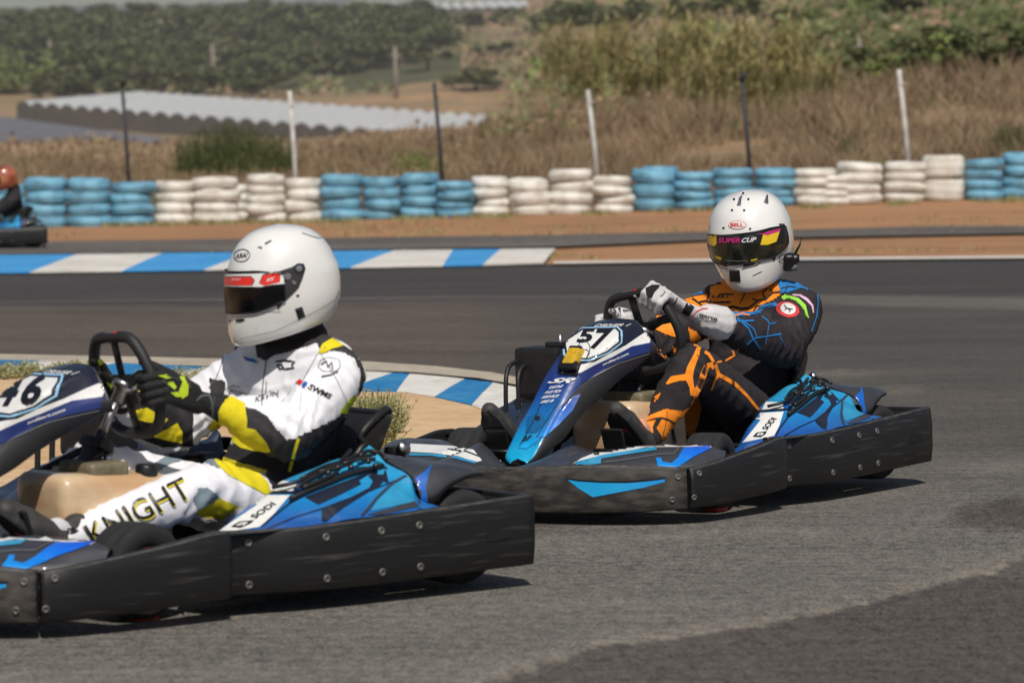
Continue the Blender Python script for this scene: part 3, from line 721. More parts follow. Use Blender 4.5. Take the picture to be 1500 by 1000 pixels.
    mb = MB(); mb.tube(spline([(.615,-.60,.20),(.612,-.60,.35),(.60,-.605,.415),(.56,-.61,.445),(.50,-.62,.448)], 4), .009, 0, 10); mb.tube(spline([(.64,-.64,.20),(.637,-.64,.35),(.62,-.645,.42),(.58,-.65,.455),(.50,-.65,.455),(.46,-.65,.40),(.46,-.65,.2)], 4), .009, 0, 10); mb.tube([(.63,-.62,.20),(.75,-.60,.16),(.85,-.6,.12)], .01, 0, 10)
    part('guard_bar', mb, ['plastic_black'])
    # pedals: angled foot plates with arms
    mb = MB(); mb.box((.0,.0,.09), (.014,.085,.12), 0, .004, rot=Matrix.Rotation(R(18), 3, 'Y')); mb.tube([(.0,.0,.04),(-.01,.0,-.06)], .009, 0, 8); mb.tube([(-.01,-.03,-.06),(-.01,.06,-.06)], .008, 0, 8)
    mb.tube([(.012,-.075,.07),(.012,.075,.07)], .008, 0, 8); mb.box((.03,0,.0), (.07,.10,.05), 1, .01)
    part('pedal', mb, ['tube_metal','plastic_black'])
    mb = MB(); mb.lathe([(.0,0),(.034,0),(.036,.008),(.036,.05),(.03,.058),(0,.058)], (1.05,.48,.0), (0,1,0), 0, 20); part('skid_roller', mb, ['rim_red'])
    # yellow timing unit on the number panel
    mb = MB(); Rm = Matrix.Rotation(R(46), 3, 'Y'); c = Vector((1.215,.045,.528))
    mb.box(c, (.085,.062,.03), 0, .007, rot=Rm, taper=(.85,.8)); mb.box(c + Rm @ Vector((.04,0,-.004)), (.034,.074,.032), 1, .006, rot=Rm)
    mb.box(c + Rm @ Vector((-.036,.0,.006)), (.016,.05,.016), 1, .003, rot=Rm); mb.box(c + Rm @ Vector((.01,0,-.016)), (.12,.076,.01), 1, .003, rot=Rm)
    mb.tube(spline([c + Rm @ Vector((-.04,.01,.01)), c + Rm @ Vector((-.06,.03,.03)), c + Rm @ Vector((-.04,.06,.01)), c + Rm @ Vector((.0,.05,-.01))], 4), .0018, 1, 6)
    part('timing_unit', mb, ['yellow_case', 'print_black'])
def make_steering_wheel():
    mb = MB(); half = [(.0,.143),(.045,.143),(.085,.136),(.112,.108),(.135,.06),(.150,.0),(.148,-.05),(.128,-.098),(.085,-.13),(.03,-.14)]
    loop = [(y, z) for y, z in half] + [(-y, z) for y, z in half[:0:-1]]
    sp = []
    for i in range(len(loop)):
        p0, p1, p2, p3 = (np.array(loop[(i+k-1) % len(loop)]) for k in range(4))
        for t in (0, .33, .66): sp.append(.5*((2*p1)+(-p0+p2)*t+(2*p0-5*p1+4*p2-p3)*t*t+(-p0+3*p1-3*p2+p3)*t**3))
    mb.tube([(0, -q[0], q[1]) for q in sp], .0165, 0, 12, closed=True, up=(1,0,0))
    # three flat spokes to the hub
    mb.box((.004,0,-.01), (.008,.09,.09), 1, .003)
    for s in (-1, 1):
        mb.tube([(.004,.03*s,.01),(.002,.09*s,.03),(0,.145*s,.03)], .016, 1, 8, flat=.35, up=(1,0,0))
    mb.tube([(.004,0,.03),(.002,0,.09),(0,0,.14)], .017, 1, 8, flat=.35, up=(1,0,0))
    mb.tube([(.004,0,-.03),(.002,0,-.09),(0,0,-.138)], .018, 1, 8, flat=.35, up=(1,0,0))
    mb.box((.004,.026,.1575), (.014,.016,.004), 2, .001); mb.box((.004,-.006,.1575), (.010,.04,.004), 3, .001)
    part('steering_wheel', mb, ['grip_rubber', 'plastic_black', 'red', 'print_grey'])
def make_parts():
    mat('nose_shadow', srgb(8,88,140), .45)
    make_front_bumper(); make_corner(); make_side(); make_fairing(); make_pod(); make_mech(); make_steering_wheel()
    make_wheel(.1375, .19, .068, 'rear'); make_wheel(.131, .125, .066, 'front')
    for me in KM.values(): pass
make_parts()

WHEEL_C = Vector((.800, .075, .59))
def wheel_frame(turn, tilt=14):
    # local x = towards the front, y = left, z = up in the wheel plane
    return Matrix.Translation(WHEEL_C) @ Matrix.Rotation(R(tilt), 4, 'Y') @ Matrix.Rotation(R(turn), 4, 'X')
def kart(pose, num, steer, turn, label, timing=True, name='racing_kart', cat='kart'):
    root = empty(name, pose.M); tag(root, label, cat, 'racing karts on the circuit')
    if ('nose_' + ''.join(num)) not in KM: make_tower(num)
    def p(key, parent=root, loc=None, rot=None, name=None):
        o = bpy.data.objects.new(name or KM[key].name.split('.')[0], KM[key]); C.objects.link(o); o.parent = parent
        if loc: o.location = loc
        if rot: o.rotation_euler = rot
        return o
    for k in ('front_bumper','corner_bumper','corner_bumper_r','side_bumper','side_bumper_r','rear_bumper','front_fairing','side_pod','side_pod_r','wheel_arch','wheel_arch_r','chassis','rear_axle','seat','fuel_tank','steering_column','engine','engine_cover','guard_bar','skid_roller'):
        p(k, name=k.replace('_r', '') if k.endswith('_r') else k)
    p('hose_bundle')
    p('nose_' + ''.join(num), name='nose_panel', loc=(0,0,.012 if num[0] == '4' else 0))
    if timing: p('timing_unit', loc=(.035,-.035,-.035) if num[0] == '4' else None)
    for x, y, key, st in ((0,.515,'rear',0),(0,-.515,'rear',0),(1.07,.50,'front',steer),(1.07,-.50,'front',steer)):
        w = empty('wheel'); w.parent = root; w.location = (x, y, .1375 if key == 'rear' else .131); w.rotation_euler = (0, 0, R(st))
        p(key+'_tyre', w, name='tyre'); p(key+'_rim', w, name='rim', rot=(0, 0, 0 if y > 0 else math.pi))
    p('pedal', loc=(1.25, .23, .14)); p('pedal', loc=(1.37, -.17, .14))
    sw = p('steering_wheel'); sw.matrix_local = wheel_frame(turn)
    return root
# ------------------------------------------------------------ drivers
def remesh(mb, voxel, smooth_it=6, disp=None, post=None):
    me = mb.mesh('tmp', []); o = bpy.data.objects.new('tmp', me); C.objects.link(o)
    m = o.modifiers.new('r', 'REMESH'); m.mode = 'VOXEL'; m.voxel_size = voxel; m.use_smooth_shade = True
    s = o.modifiers.new('s', 'SMOOTH'); s.iterations = smooth_it; s.factor = .6
    me2 = bpy.data.meshes.new_from_object(o.evaluated_get(bpy.context.evaluated_depsgraph_get()))
    q = MB(); q.v = [v.co.copy() for v in me2.vertices]; q.f = [tuple(p.vertices) for p in me2.polygons]; q.m = [0]*len(q.f); q.sm = [True]*len(q.f)
    if disp:
        for v in me2.vertices: q.v[v.index] = v.co + v.normal * disp(v.co, v.normal)
    q.v = [tuple(v) for v in q.v]
    C.objects.unlink(o); bpy.data.objects.remove(o); bpy.data.meshes.remove(me); bpy.data.meshes.remove(me2)
    return q
def fold(segs):
    """cloth folds: rings bunched near the joints and long drapes between them"""
    def f(p, n):
        h = .0045*noise.noise(p*9) + .0025*noise.noise(p*21)
        for a, b, amp, fr in segs:
            ab = b-a; L = ab.length; t = (p-a).dot(ab)/L/L
            if -.25 < t < 1.25:
                d = (p-(a+ab*t)).length
                if d < .14:
                    near = math.exp(-((t-1)/.28)**2) + .8*math.exp(-(t/.28)**2) + .25
                    ph = t*L*fr + 2.6*noise.noise(p*6) + 1.2*noise.noise(p*14+Vector((3,1,2)))
                    h += amp*near*(1-abs(math.sin(ph)))*1.0 - amp*near*.5
        return h
    return f

def suit_body(J, fat=1.0, af=1.3, belly=0.0):
    mb = MB(); H = mb.hull
    pel, ch = J['pelvis'], J['chest']; shl, shr = J['shL'], J['shR']; nk = J['neck']; hl, hr = J['hipL'], J['hipR']
    f = fat
    H([(pel, (.135*f,.165*f,.115*f)), (hl, .092*f), (hr, .092*f)])
    mid = pel.lerp(ch, .5)
    H([(pel, (.125*f,.16*f,.11*f)), (mid + Vector((.02+belly,0,-belly*.4)), (.122*f,.165*f,.10*f))])
    H([(mid + Vector((.02+belly,0,-belly*.4)), (.12*f,.165*f,.10*f)), (ch, (.118*f,.172*f,.12*f))])
    H([(ch, (.118*f,.165*f,.11*f)), (shl.lerp(nk,.25), .078*f), (shr.lerp(nk,.25), .078*f), (nk - Vector((0,0,.05)), .075*f)])
    H([(shl, .073*f), (shl.lerp(nk,.45), .072*f)]); H([(shr, .073*f), (shr.lerp(nk,.45), .072*f)])
    H([(nk - Vector((.01,0,.04)), .084), (nk + Vector((-.012,0,.022)), .076)])
    for s in 'LR':
        a, b, c = J['sh'+s], J['el'+s], J['wr'+s]
        H([(a, .074*f), (a.lerp(b,.5), .062*af)]); H([(a.lerp(b,.5), .062*af), (b, .056*af)]); H([(b, .056*af), (b.lerp(c,.45), .055*af)]); H([(b.lerp(c,.45), .055*af), (c, .033)])
        a, b, c = J['hip'+s], J['kn'+s], J['an'+s]
        H([(a, .096*f), (a.lerp(b,.5), .088*f)]); H([(a.lerp(b,.5), .088*f), (b, .070*f)]); H([(b, .071*f), (b.lerp(c,.4), .067*f)]); H([(b.lerp(c,.4), .067*f), (c, .047*f)])
    seg = []
    for s in 'LR':
        seg += [(J['sh'+s], J['el'+s], .0095, 70), (J['el'+s], J['wr'+s], .009, 85), (J['hip'+s], J['kn'+s], .009, 50), (J['kn'+s], J['an'+s], .0075, 60)]
    seg.append((J['pelvis'], J['chest'], .009, 60))
    return remesh(mb, .0078, 7, fold(seg))

def hand(G, t, n, a, wrist, cuff=1.0, elbow=None):
    """glove closed round the rim at G: t rim tangent, n away from the hub, a towards the driver"""
    mb = MB(); H = lambda pts: mb.hull(pts, 0, 12)
    K = []
    for i in range(4):
        o = (i-1.5)*.0235; k = G + t*o + n*(.043 - .003*abs(i-1.2)) + a*.006; K.append(k)
        pip = G + t*o*1.03 + n*.017 - a*(.042 - .003*abs(i-1.3)); dip = G + t*o - n*.021 - a*.034; tip = G + t*o*.98 - n*.036 - a*.006
        H([(k, .0135), (pip, .0122)]); H([(pip, .0122), (dip, .0112)]); H([(dip, .0112), (tip, .0105)])
        mb.hull([(k + n*.004 - a*.002, (.014,.013,.014))], 0, 10)
    base = wrist.lerp(G, .34)
    H([(K[0], .0155), (K[3], .0145), (base + t*.02, .024), (base - t*.02, .023), (G + a*.034 + n*.004 + t*.02, .014), (G + a*.034 + n*.004 - t*.02, .013)])
    H([(base, .029), (wrist, .032)])
    th0 = base + t*.028 + a*.004; th1 = G + t*.045 + a*.028 - n*.004; th2 = G + t*.062 + a*.012 - n*.022; th3 = G + t*.074 - a*.008 - n*.026
    H([(th0, .019), (th1, .0145)]); H([(th1, .0145), (th2, .0125)]); H([(th2, .0125), (th3, .0112)])
    fw = (wrist-base).normalized(); fe = ((elbow-wrist).normalized() + fw*.3).normalized()
    H([(wrist - fw*.01, .034), (wrist + fe*.025, .041*cuff)]); H([(wrist + fe*.02, .041*cuff), (wrist + fe*.075, .048*cuff)])
    q = remesh(mb, .0034, 3, lambda p, nn: .0012*noise.noise(p*60) + .0016*noise.noise(p*28))
    # strap round the wrist
    return q

def helmet_surface(u, v):
    """u angle round (0 front, + left), v height -1 .. 1 -> point in the head frame"""
    Z  = [-.150,-.147,-.135,-.11,-.08,-.045,0,.04,.075,.105,.128,.142,.149]
    Fr = [ .138, .150, .160,.166,.166,.163,.160,.155,.143,.122,.093,.056,.0]
    Bk = [ .105, .116, .128,.142,.152,.158,.160,.156,.144,.123,.094,.058,.0]
    W  = [ .090, .100, .109,.119,.127,.132,.134,.132,.124,.107,.082,.050,.0]
    z = Z[0] + (Z[-1]-Z[0])*v if False else v
    f, b, w = (float(np.interp(z, Z, q)) for q in (Fr, Bk, W))
    c, s = math.cos(u), math.sin(u); e = 2.25 if z < .06 else 2.0
    ax = f if c > 0 else b
    if ax < 1e-4: return Vector((0,0,z))
    r = 1/((abs(c)/ax)**e + (abs(s)/max(w,1e-4))**e)**(1/e)
    x, y = r*c, r*s
    k = min(1, max(0, (-.02 - z)/.13)); zz = z + k*.050*(.5 - x/.32)*1.2
    # chin tapers in plan
    if x > 0 and z < -.03: y *= 1 - .16*min(1, (-.03-z)/.1)*(x/.16)
    return Vector((x, y, zz))
def zrows():
    return [-.150,-.147,-.142,-.135,-.125,-.11,-.095,-.08,-.06,-.04,-.02,0,.02,.04,.06,.08,.095,.108,.120,.130,.138,.1435,.147,.1485]
def helmet(HM, visor_mat, sc=1.1):
    mb = MB(); n = 64; sc = Vector(sc); T = lambda p: tuple(HM @ Vector((p[0]*sc.x, p[1]*sc.y, p[2]*sc.z)))
    rows = [[T(helmet_surface(2*math.pi*k/n, z)*(1)) for k in range(n)] for z in zrows()]
    mb.grid(rows, 0, True, close_u=True); top = len(mb.v); mb.v.append(T(Vector((0,0,.149)))); base = (len(rows)-1)*n
    for k in range(n): mb.f.append((base+k, base+(k+1)%n, top)); mb.m.append(0); mb.sm.append(True)
    # edge roll and dark lining
    inn = [[T(helmet_surface(2*math.pi*k/n, -.150)*s + Vector((0,0,dz))) for k in range(n)] for s, dz in ((1,0),(.97,-.003),(.92,.004),(.86,.03),(.5,.06))]
    mb.grid(inn, 1, True, close_u=True)
    return mb, T
def visor_part(T, u0=-1.22, u1=1.22, top=.043, bot=-.060):
    mb = MB(); rows = []; n = 40
    for j in range(9):
        r = []
        for i in range(n+1):
            u = u0 + (u1-u0)*i/n; e = abs(u)/max(u1, .01); t = top - .022*max(0, e-.55)**1.5*2; b = bot + .034*max(0, e-.55)**1.3*2
            z = b + (t-b)*j/8; p = helmet_surface(u, z); o = Vector((p.x, p.y, 0)).normalized()*(.0045 + .002*math.sin(math.pi*j/8)); r.append(T(p + o))
        rows.append(r)
    mb.grid(rows, 0, True)
    # rim back to the shell
    ring = rows[0] + [r[-1] for r in rows[1:]] + rows[-1][::-1][1:] + [r[0] for r in rows[::-1][1:-1]]
    mb.tube(ring, .0028, 1, 6, closed=True)
    return mb

def shoe(ank, toe, mats, parent, flip=1, col='shoe_grey'):
    """ankle boot with its sole against the pedal; toe points up"""
    mb = MB(); d = (toe-ank).normalized(); f = Vector((.93, 0, -.36)); f = (f - d*f.dot(d)).normalized()   # f: towards the sole
    s = d.cross(f)
    heel = ank + f*.055 - d*.03
    L = lambda t, k: heel + d*(.27*t) + f*k
    mb.hull([(ank - f*.035 - d*.0, .043), (ank + f*.01, .046)], 0); mb.hull([(ank + f*.005, .045), (heel + d*.01 - f*.02, .036), (L(.35, -.028), .036)], 0)
    mb.hull([(L(.35, -.03), .037), (L(.68, -.022), .038), (L(.60,-.01)+s*.006, .04)], 0); mb.hull([(L(.68, -.02), .038), (L(.93, -.012), .030)], 0)
    q = remesh(mb, .006, 4, lambda p, n: .0015*noise.noise(p*30))
    # rubber sole
    rows = []
    for k in range(15):
        t = k/14; w = (.036 + .018*math.sin(math.pi*min(1, t*.95+.12)) + .006*smoothstep(.5,.8,t))*(1 - .55*smoothstep(.86,1.0,t))*(1-.3*smoothstep(.12,0,t)); c = heel + d*(.285*t-.02) + f*(.012 - .01*smoothstep(.75,1,t))
        rows.append([tuple(c - s*w - f*.012), tuple(c - s*w + f*.004), tuple(c - s*w*.9 + f*.010), tuple(c + s*w*.9 + f*.010), tuple(c + s*w + f*.004), tuple(c + s*w - f*.012)])
    q.grid(rows, 1, False, close_u=True); q.f += [tuple(len(q.v)-6+i for i in range(6)), tuple(len(q.v)-90+i for i in range(6))[::-1]]; q.m += [1,1]; q.sm += [False]*2
    c = L(.62, .0235)
    for rr in (.020, .012): q.tube([c + (d*math.cos(a_)+s*math.sin(a_))*rr for a_ in [2*math.pi*k/14 for k in range(14)]], .0016, 2, 5, closed=True)
    q.tube([c - s*.014, c + s*.014], .0016, 2, 5)
    return q

def px_joints(pose, d):
    return {k: (pose.un(v[0], v[1], 'y', v[2]) if len(v) == 3 and v[0] > 5 else Vector(v)) for k, v in d.items()}

def person(pose, J, turn, hd,  suit_mats, glove_mats, paint, label, group, gl_angles, visor_mats, helmet_mats, fat=1.0, af=1.3, cuff=1.0, belly=0.0, vbot=-.060, ankle='skin', feet_mats=('shoe_grey','rubber','red'), paint_h=None, paint_v=None, paint_g=None, reuse=None):
    root = MB(); root.hull([(J['neck'] - Vector((0,0,.06)), .056), (J['neck'] + Vector((.01,0,.06)), .058)]); root.hull([(J['head'] - Vector((.0,0,.01)), (.098,.085,.115)), (J['head']+Vector((.04,0,-.09)), (.05,.05,.04))])
    core = [('pelvis','chest',.10,.10),('chest','neck',.09,.055)]
    for s in 'LR': core += [('sh'+s,'el'+s,.045,.038),('el'+s,'wr'+s,.036,.028),('hip'+s,'kn'+s,.07,.05),('kn'+s,'an'+s,.046,.036),('chest','sh'+s,.08,.05),('pelvis','hip'+s,.09,.07)]
    for a, b, r1, r2 in core: root.hull([(J[a], r1), (J[b], r2)])
    for s in 'LR': root.hull([(J['an'+s], .036), (J['an'+s] + (J['toe'+s]-J['an'+s])*.3, .034)])
    body = remesh(root, .010, 4)
    tn = J['neck'].z - .1
    for i, f in enumerate(body.f): body.m[i] = 0 if body.v[f[0]][2] > tn else 1
    o = body.build('person', ['balaclava', ankle]); o.matrix_world = pose.M; tag(o, label, 'person', group)
    s = suit_body(J, fat, af, belly); paint and paint(s, pose.ray); s.build('race_suit', suit_mats, o)
    WF = wheel_frame(turn); hub = WF.translation; a = -(WF.to_3x3() @ Vector((1,0,0)))
    for sd, ang in gl_angles.items():
        t0 = R(ang); n = (WF.to_3x3() @ Vector((0, math.cos(t0), math.sin(t0)))).normalized(); G = hub + n*.147; t = n.cross(a) * (1 if sd == 'L' else -1)
        if t.z < 0: t = -t
        g = hand(G, t, n, a, J['wr'+sd], cuff, J['el'+sd]); paint_g and paint_g(g, pose.ray, sd, dict(G=G, t=t, n=n, a=a, w=J['wr'+sd]))
        g.build('glove', glove_mats, o)
    HM = Matrix.Translation(J['head']) @ Matrix.Rotation(R(hd[0]), 4, 'Z') @ Matrix.Rotation(R(hd[1]), 4, 'Y') @ Matrix.Rotation(R(hd[2]), 4, 'X')
    h, T = helmet(HM, None, hd[3] if len(hd) > 3 else (1.1,1.1,1.1))
    v = visor_part(T, bot=vbot)
    if paint_h: paint_h(h, pose.ray, T)
    ho = h.build('helmet', helmet_mats, o)
    if paint_v: paint_v(v, pose.ray, T)
    v.build('visor', visor_mats, ho)
    for s_ in 'LR': shoe(J['an'+s_], J['toe'+s_], None, o).build('shoe', list(feet_mats), o)
    return o

# ---- white suited driver
J46 = px_joints(P46, dict(head=(416,411,.10), neck=(438,498,.085), shL=(497,548,.275), shR=(1.,0,0), elL=(424,632,.36), wrL=(316,590,.235),
    kn=(1,0,0), hipL=(.29,.225,.185), hipR=(.30,.035,.185), pelvis=(.24,.13,.20), knL=(303,708,.27), anL=(100,782,.22)))
J46.update(shR=Vector((.235,-.09,.60)), chest=Vector((.225,.10,.49)), elR=Vector((.44,-.235,.42)), wrR=Vector((.66,-.16,.53)), knR=Vector((.82,-.095,.35)), anR=Vector((1.14,-.13,.175)), toeR=Vector((1.19,-.11,.36)), toeL=Vector((1.235,.215,.30)))
def paint46(s, ray):
    d = Dec(s, ray, 4, True); a = lambda pts: [(x/3.7025+200, y/3.7025+460) for x, y in pts]; b = lambda pts: [(x/3.7025, y/3.7025+660) for x, y in pts]
    BK, YE, GR, LI, CH = 1, 2, 3, 4, 5
    d.poly(a([(380,640),(560,700),(720,735),(790,672),(850,664),(960,612),(1090,550),(1150,540),(1290,440),(1330,560),(1100,960),(760,940),(715,900),(690,850),(560,790),(430,750),(300,720)]), BK)
    d.poly(a([(990,20),(1070,120),(1125,160),(1190,205),(1232,290),(1240,400),(1205,500),(1130,548),(1090,548),(1160,480),(1203,420),(1214,300),(1180,230),(1125,197),(1040,185),(1000,200),(985,150),(900,90)]), CH)
    d.poly(a([(1098,522),(1150,450),(1203,425),(1190,470),(1130,530)]), LI, .003)
    d.poly(a([(985,197),(1010,150),(1060,122),(1125,160),(1060,180),(1005,203)]), YE, .0035)
    d.poly(a([(655,215),(640,120),(700,60),(1000,0),(1030,122),(900,167),(810,195),(740,210),(700,240)]), CH, .002)
    d.poly(a([(480,130),(560,130),(560,160),(510,190),(490,170)]), CH, .002)
    d.poly(a([(585,490),(640,500),(705,540),(755,610),(806,667),(725,735),(640,690),(590,600)]), CH, .002)
    d.poly(a([(425,428),(520,432),(583,468),(597,560),(594,600),(640,610),(700,680),(722,732),(640,730),(560,708),(470,640),(385,600),(420,540)]), YE, .003)
    d.poly(a([(400,745),(470,758),(560,790),(660,850),(705,900),(718,950),(690,962),(600,912),(500,860),(430,795)]), YE, .0025)
    d.poly(a([(560,795),(600,800),(700,835),(695,850),(640,838)]), YE, .003)
    d.poly(a([(70,850),(90,790),(190,725),(320,716),(402,748),(445,820),(380,790),(280,763),(180,788),(90,840)]), GR, .0025)
    d.poly(b([(1040,240),(1075,180),(1130,190),(1185,240),(1060,300)]), GR, .0025); d.poly(b([(1050,315),(1185,240),(1285,290),(1190,355),(1100,345)]), YE, .0025)
    d.line(a([(870,660),(850,740),(820,840)]), 4.5, YE, .003)
    # right sleeve, seen beyond the wheel
    d.poly(a([(-20,300),(130,300),(150,430),(300,420),(300,700),(130,700),(-20,640)]), BK, .0012)
    d.poly(a([(20,365),(70,375),(135,440),(120,465),(60,455),(10,400)]), YE, .003); d.poly(a([(-10,500),(50,485),(165,550),(150,565),(60,565),(-10,545)]), YE, .003); d.poly(a([(80,640),(160,600),(215,570),(245,620),(240,680),(170,665)]), YE, .003)
    d.poly(a([(395,330),(480,350),(470,430),(400,420)]), CH, .002)
    # lettering
    yy = b([(508,492),(1045,232),(445,392)]); d.text('KNIGHT', yy[0], yy[1], yy[2], 2, .0045, bold=.0)
    yy = b([(500,485),(1037,225),(437,385)]); d.text('KNIGHT', yy[0], yy[1], yy[2], 6, .006, bold=.0)
    q = a([(925,392),(1045,452),(938,365)]); d.text('SWMS', q[0], q[1], q[2], 6, .004, bold=.03, shear=.2)
    q = a([(862,362),(885,342),(900,352),(885,372)]); d.poly(q, 7, .004); d.poly(a([(893,376),(912,354),(925,362),(910,384)]), 8, .004)
    for pts in ([(755,245),(800,238),(862,245),(840,262),(856,280),(800,285),(790,262),(762,262)], [(765,265),(780,285),(800,275)]): d.line(a(pts), 2.2, 6, .004)
    d.line(a([(1095,235),(1105,275),(1080,300),(1010,300),(985,275),(1000,240),(1040,225),(1095,235)]), .9, 9, .004)
    for pts in ([(1000,265),(1030,245),(1035,280),(1060,250),(1060,290)], [(1000,330),(1050,320),(1090,300)]): d.line(a(pts), 2, 9, .004)
    q = a([(498,402),(600,432),(500,385)]); d.text('XOSS', q[0], q[1], q[2], 6, .004, bold=.01, shear=.2)
    q = a([(640,462),(775,420),(635,440)]); d.text('KEVIN', q[0], q[1], q[2], 6, .004, bold=0, shear=.3)
    for pts in ([(480,390),(520,372),(560,380)], [(655,430),(700,420),(705,350),(700,450)], [(720,400),(760,420),(770,440)]): d.line(a(pts), 1, 6, .004)
    d.poly(a([(580,220),(640,232),(655,250),(600,235)]), 8, .004); d.poly(a([(575,215),(600,220),(590,230)]), 7, .004)
    for p_, w_ in (([(705,235),(690,330),(680,420),(675,480)], 1.6), ([(985,200),(930,300),(905,340),(890,420),(880,520)], .7), ([(1000,205),(1080,340),(1130,450),(1150,540)], .6), ([(480,135),(470,230),(430,330),(390,380)], .7)): d.line(a(p_), w_, 9, .0035)
    d.poly(b([(335,410),(350,395),(400,388),(415,410),(395,420),(360,425)]), 6, .003)
def paint46h(h, ray, T):
    d = Dec(h, ray, 3); a = lambda pts: [(x/5+300, y/5+300) for x, y in pts]
    d.poly(a([(560,465),(640,440),(690,412),(730,415),(742,450),(720,520),(690,590),(640,640),(575,700),(540,745),(520,700),(560,560)]), 2, .003)
    for c, r in (((695,450),22),((612,505),24)): d.poly(a(ell(*c, r, r)), 3, .0055); 
    d.poly(a([(640,530),(675,548),(668,568),(645,560)]), 3, .0055); d.poly(a(ell(572,650,20,20)), 4, .005)
    d.line(a(ell(695,450,36,36)+[ell(695,450,36,36)[0]]), .8, 4, .005)
    d.line(a(ell(280,350,58,44,24,-10)+ell(280,350,58,44,24,-10)[:1]), 1.1, 4, .002)
    q = a([(232,372),(320,362),(238,338)]); d.text('ARAI', q[0], q[1], q[2], 4, .003, bold=.02, shear=.2)
    d.poly(a([(445,262),(492,238),(498,248),(455,272)]), 5, .002); d.poly(a([(390,292),(412,285),(430,290),(425,305),(408,296)]), 5, .002)
    d.poly(a([(662,745),(715,728),(738,800),(688,825)]), 4, .002); d.line(a([(672,755),(705,742),(722,795)]), .9, 5, .004)
    d.poly(a([(228,818),(285,812),(300,820),(270,834),(232,834)]), 4, .002); d.poly(a([(165,818),(190,820),(195,834),(165,832)]), 4, .002)
    d.poly(a(ell(684,647,13,7)), 4, .002)
    d.line(a([(190,800),(350,795),(470,760),(560,765)]), .8, 5, .002); d.line(a([(985,620),(960,680),(800,770),(520,905),(260,960)]), .7, 5, .002)
    d.line(a([(720,190),(790,215),(840,230),(865,225)]), .8, 5, .002)
    d.line(a([(180,486),(350,480),(480,478),(560,470)]), 1.4, 4, .0022)
def paint46v(v, ray, T):
    d = Dec(v, ray, 3); a = lambda pts: [(x/5+300, y/5+300) for x, y in pts]
    d.poly(a([(140,486),(360,484),(480,478),(600,462),(600,480),(590,560),(500,566),(410,582),(340,580),(140,575)]), 4, .0008)
    d.poly(a([(150,503),(345,503),(370,530),(345,570),(150,566)]), 2, .002); d.poly(a([(430,492),(560,474),(556,545),(445,572),(405,555),(412,530)]), 2, .002)
    d.line(a([(150,503),(345,503),(370,530),(350,572)]), .8, 1, .0028); d.line(a([(405,555),(432,492),(560,474)]), .8, 1, .0028)
    q = a([(205,532),(272,532),(205,517)]); d.text('SPORT', q[0], q[1], q[2], 3, .003, bold=.01)
    q = a([(455,545),(515,532),(460,520)]); d.text('RX', q[0], q[1], q[2], 3, .003, bold=.03, shear=.3)
def paint46g(g, ray, sd, F):
    d = Dec(g, ray, 3); a = lambda pts: [(x/3.7025, y/3.7025+460) for x, y in pts]
    if sd == 'L':
        d.poly(a([(855,312),(900,305),(935,325),(900,330)]), 1); d.poly(a([(955,285),(990,310),(1020,370),(1015,420),(985,440),(965,400),(985,350)]), 1)
        d.poly(a([(905,350),(935,345),(955,375),(945,388),(915,372)]), 1); d.poly(a([(920,405),(960,400),(985,430),(950,428)]), 1)
        d.line(a([(1060,450),(1090,425),(1130,420),(1150,470),(1150,540)]), 2.6, 2); q = a([(1132,500),(1140,430),(1155,505)]); d.text('SPARCO', q[0], q[1], q[2], 2, .003)
        for p in ([(900,310),(985,345)], [(880,340),(950,400)], [(1000,290),(1030,380)]): d.line(a(p), 1, 2, .003)
    else:
        d.poly(a([(525,225),(545,222),(560,240),(540,255)]), 1); d.poly(a([(565,310),(590,310),(610,350),(600,385),(575,350)]), 1)

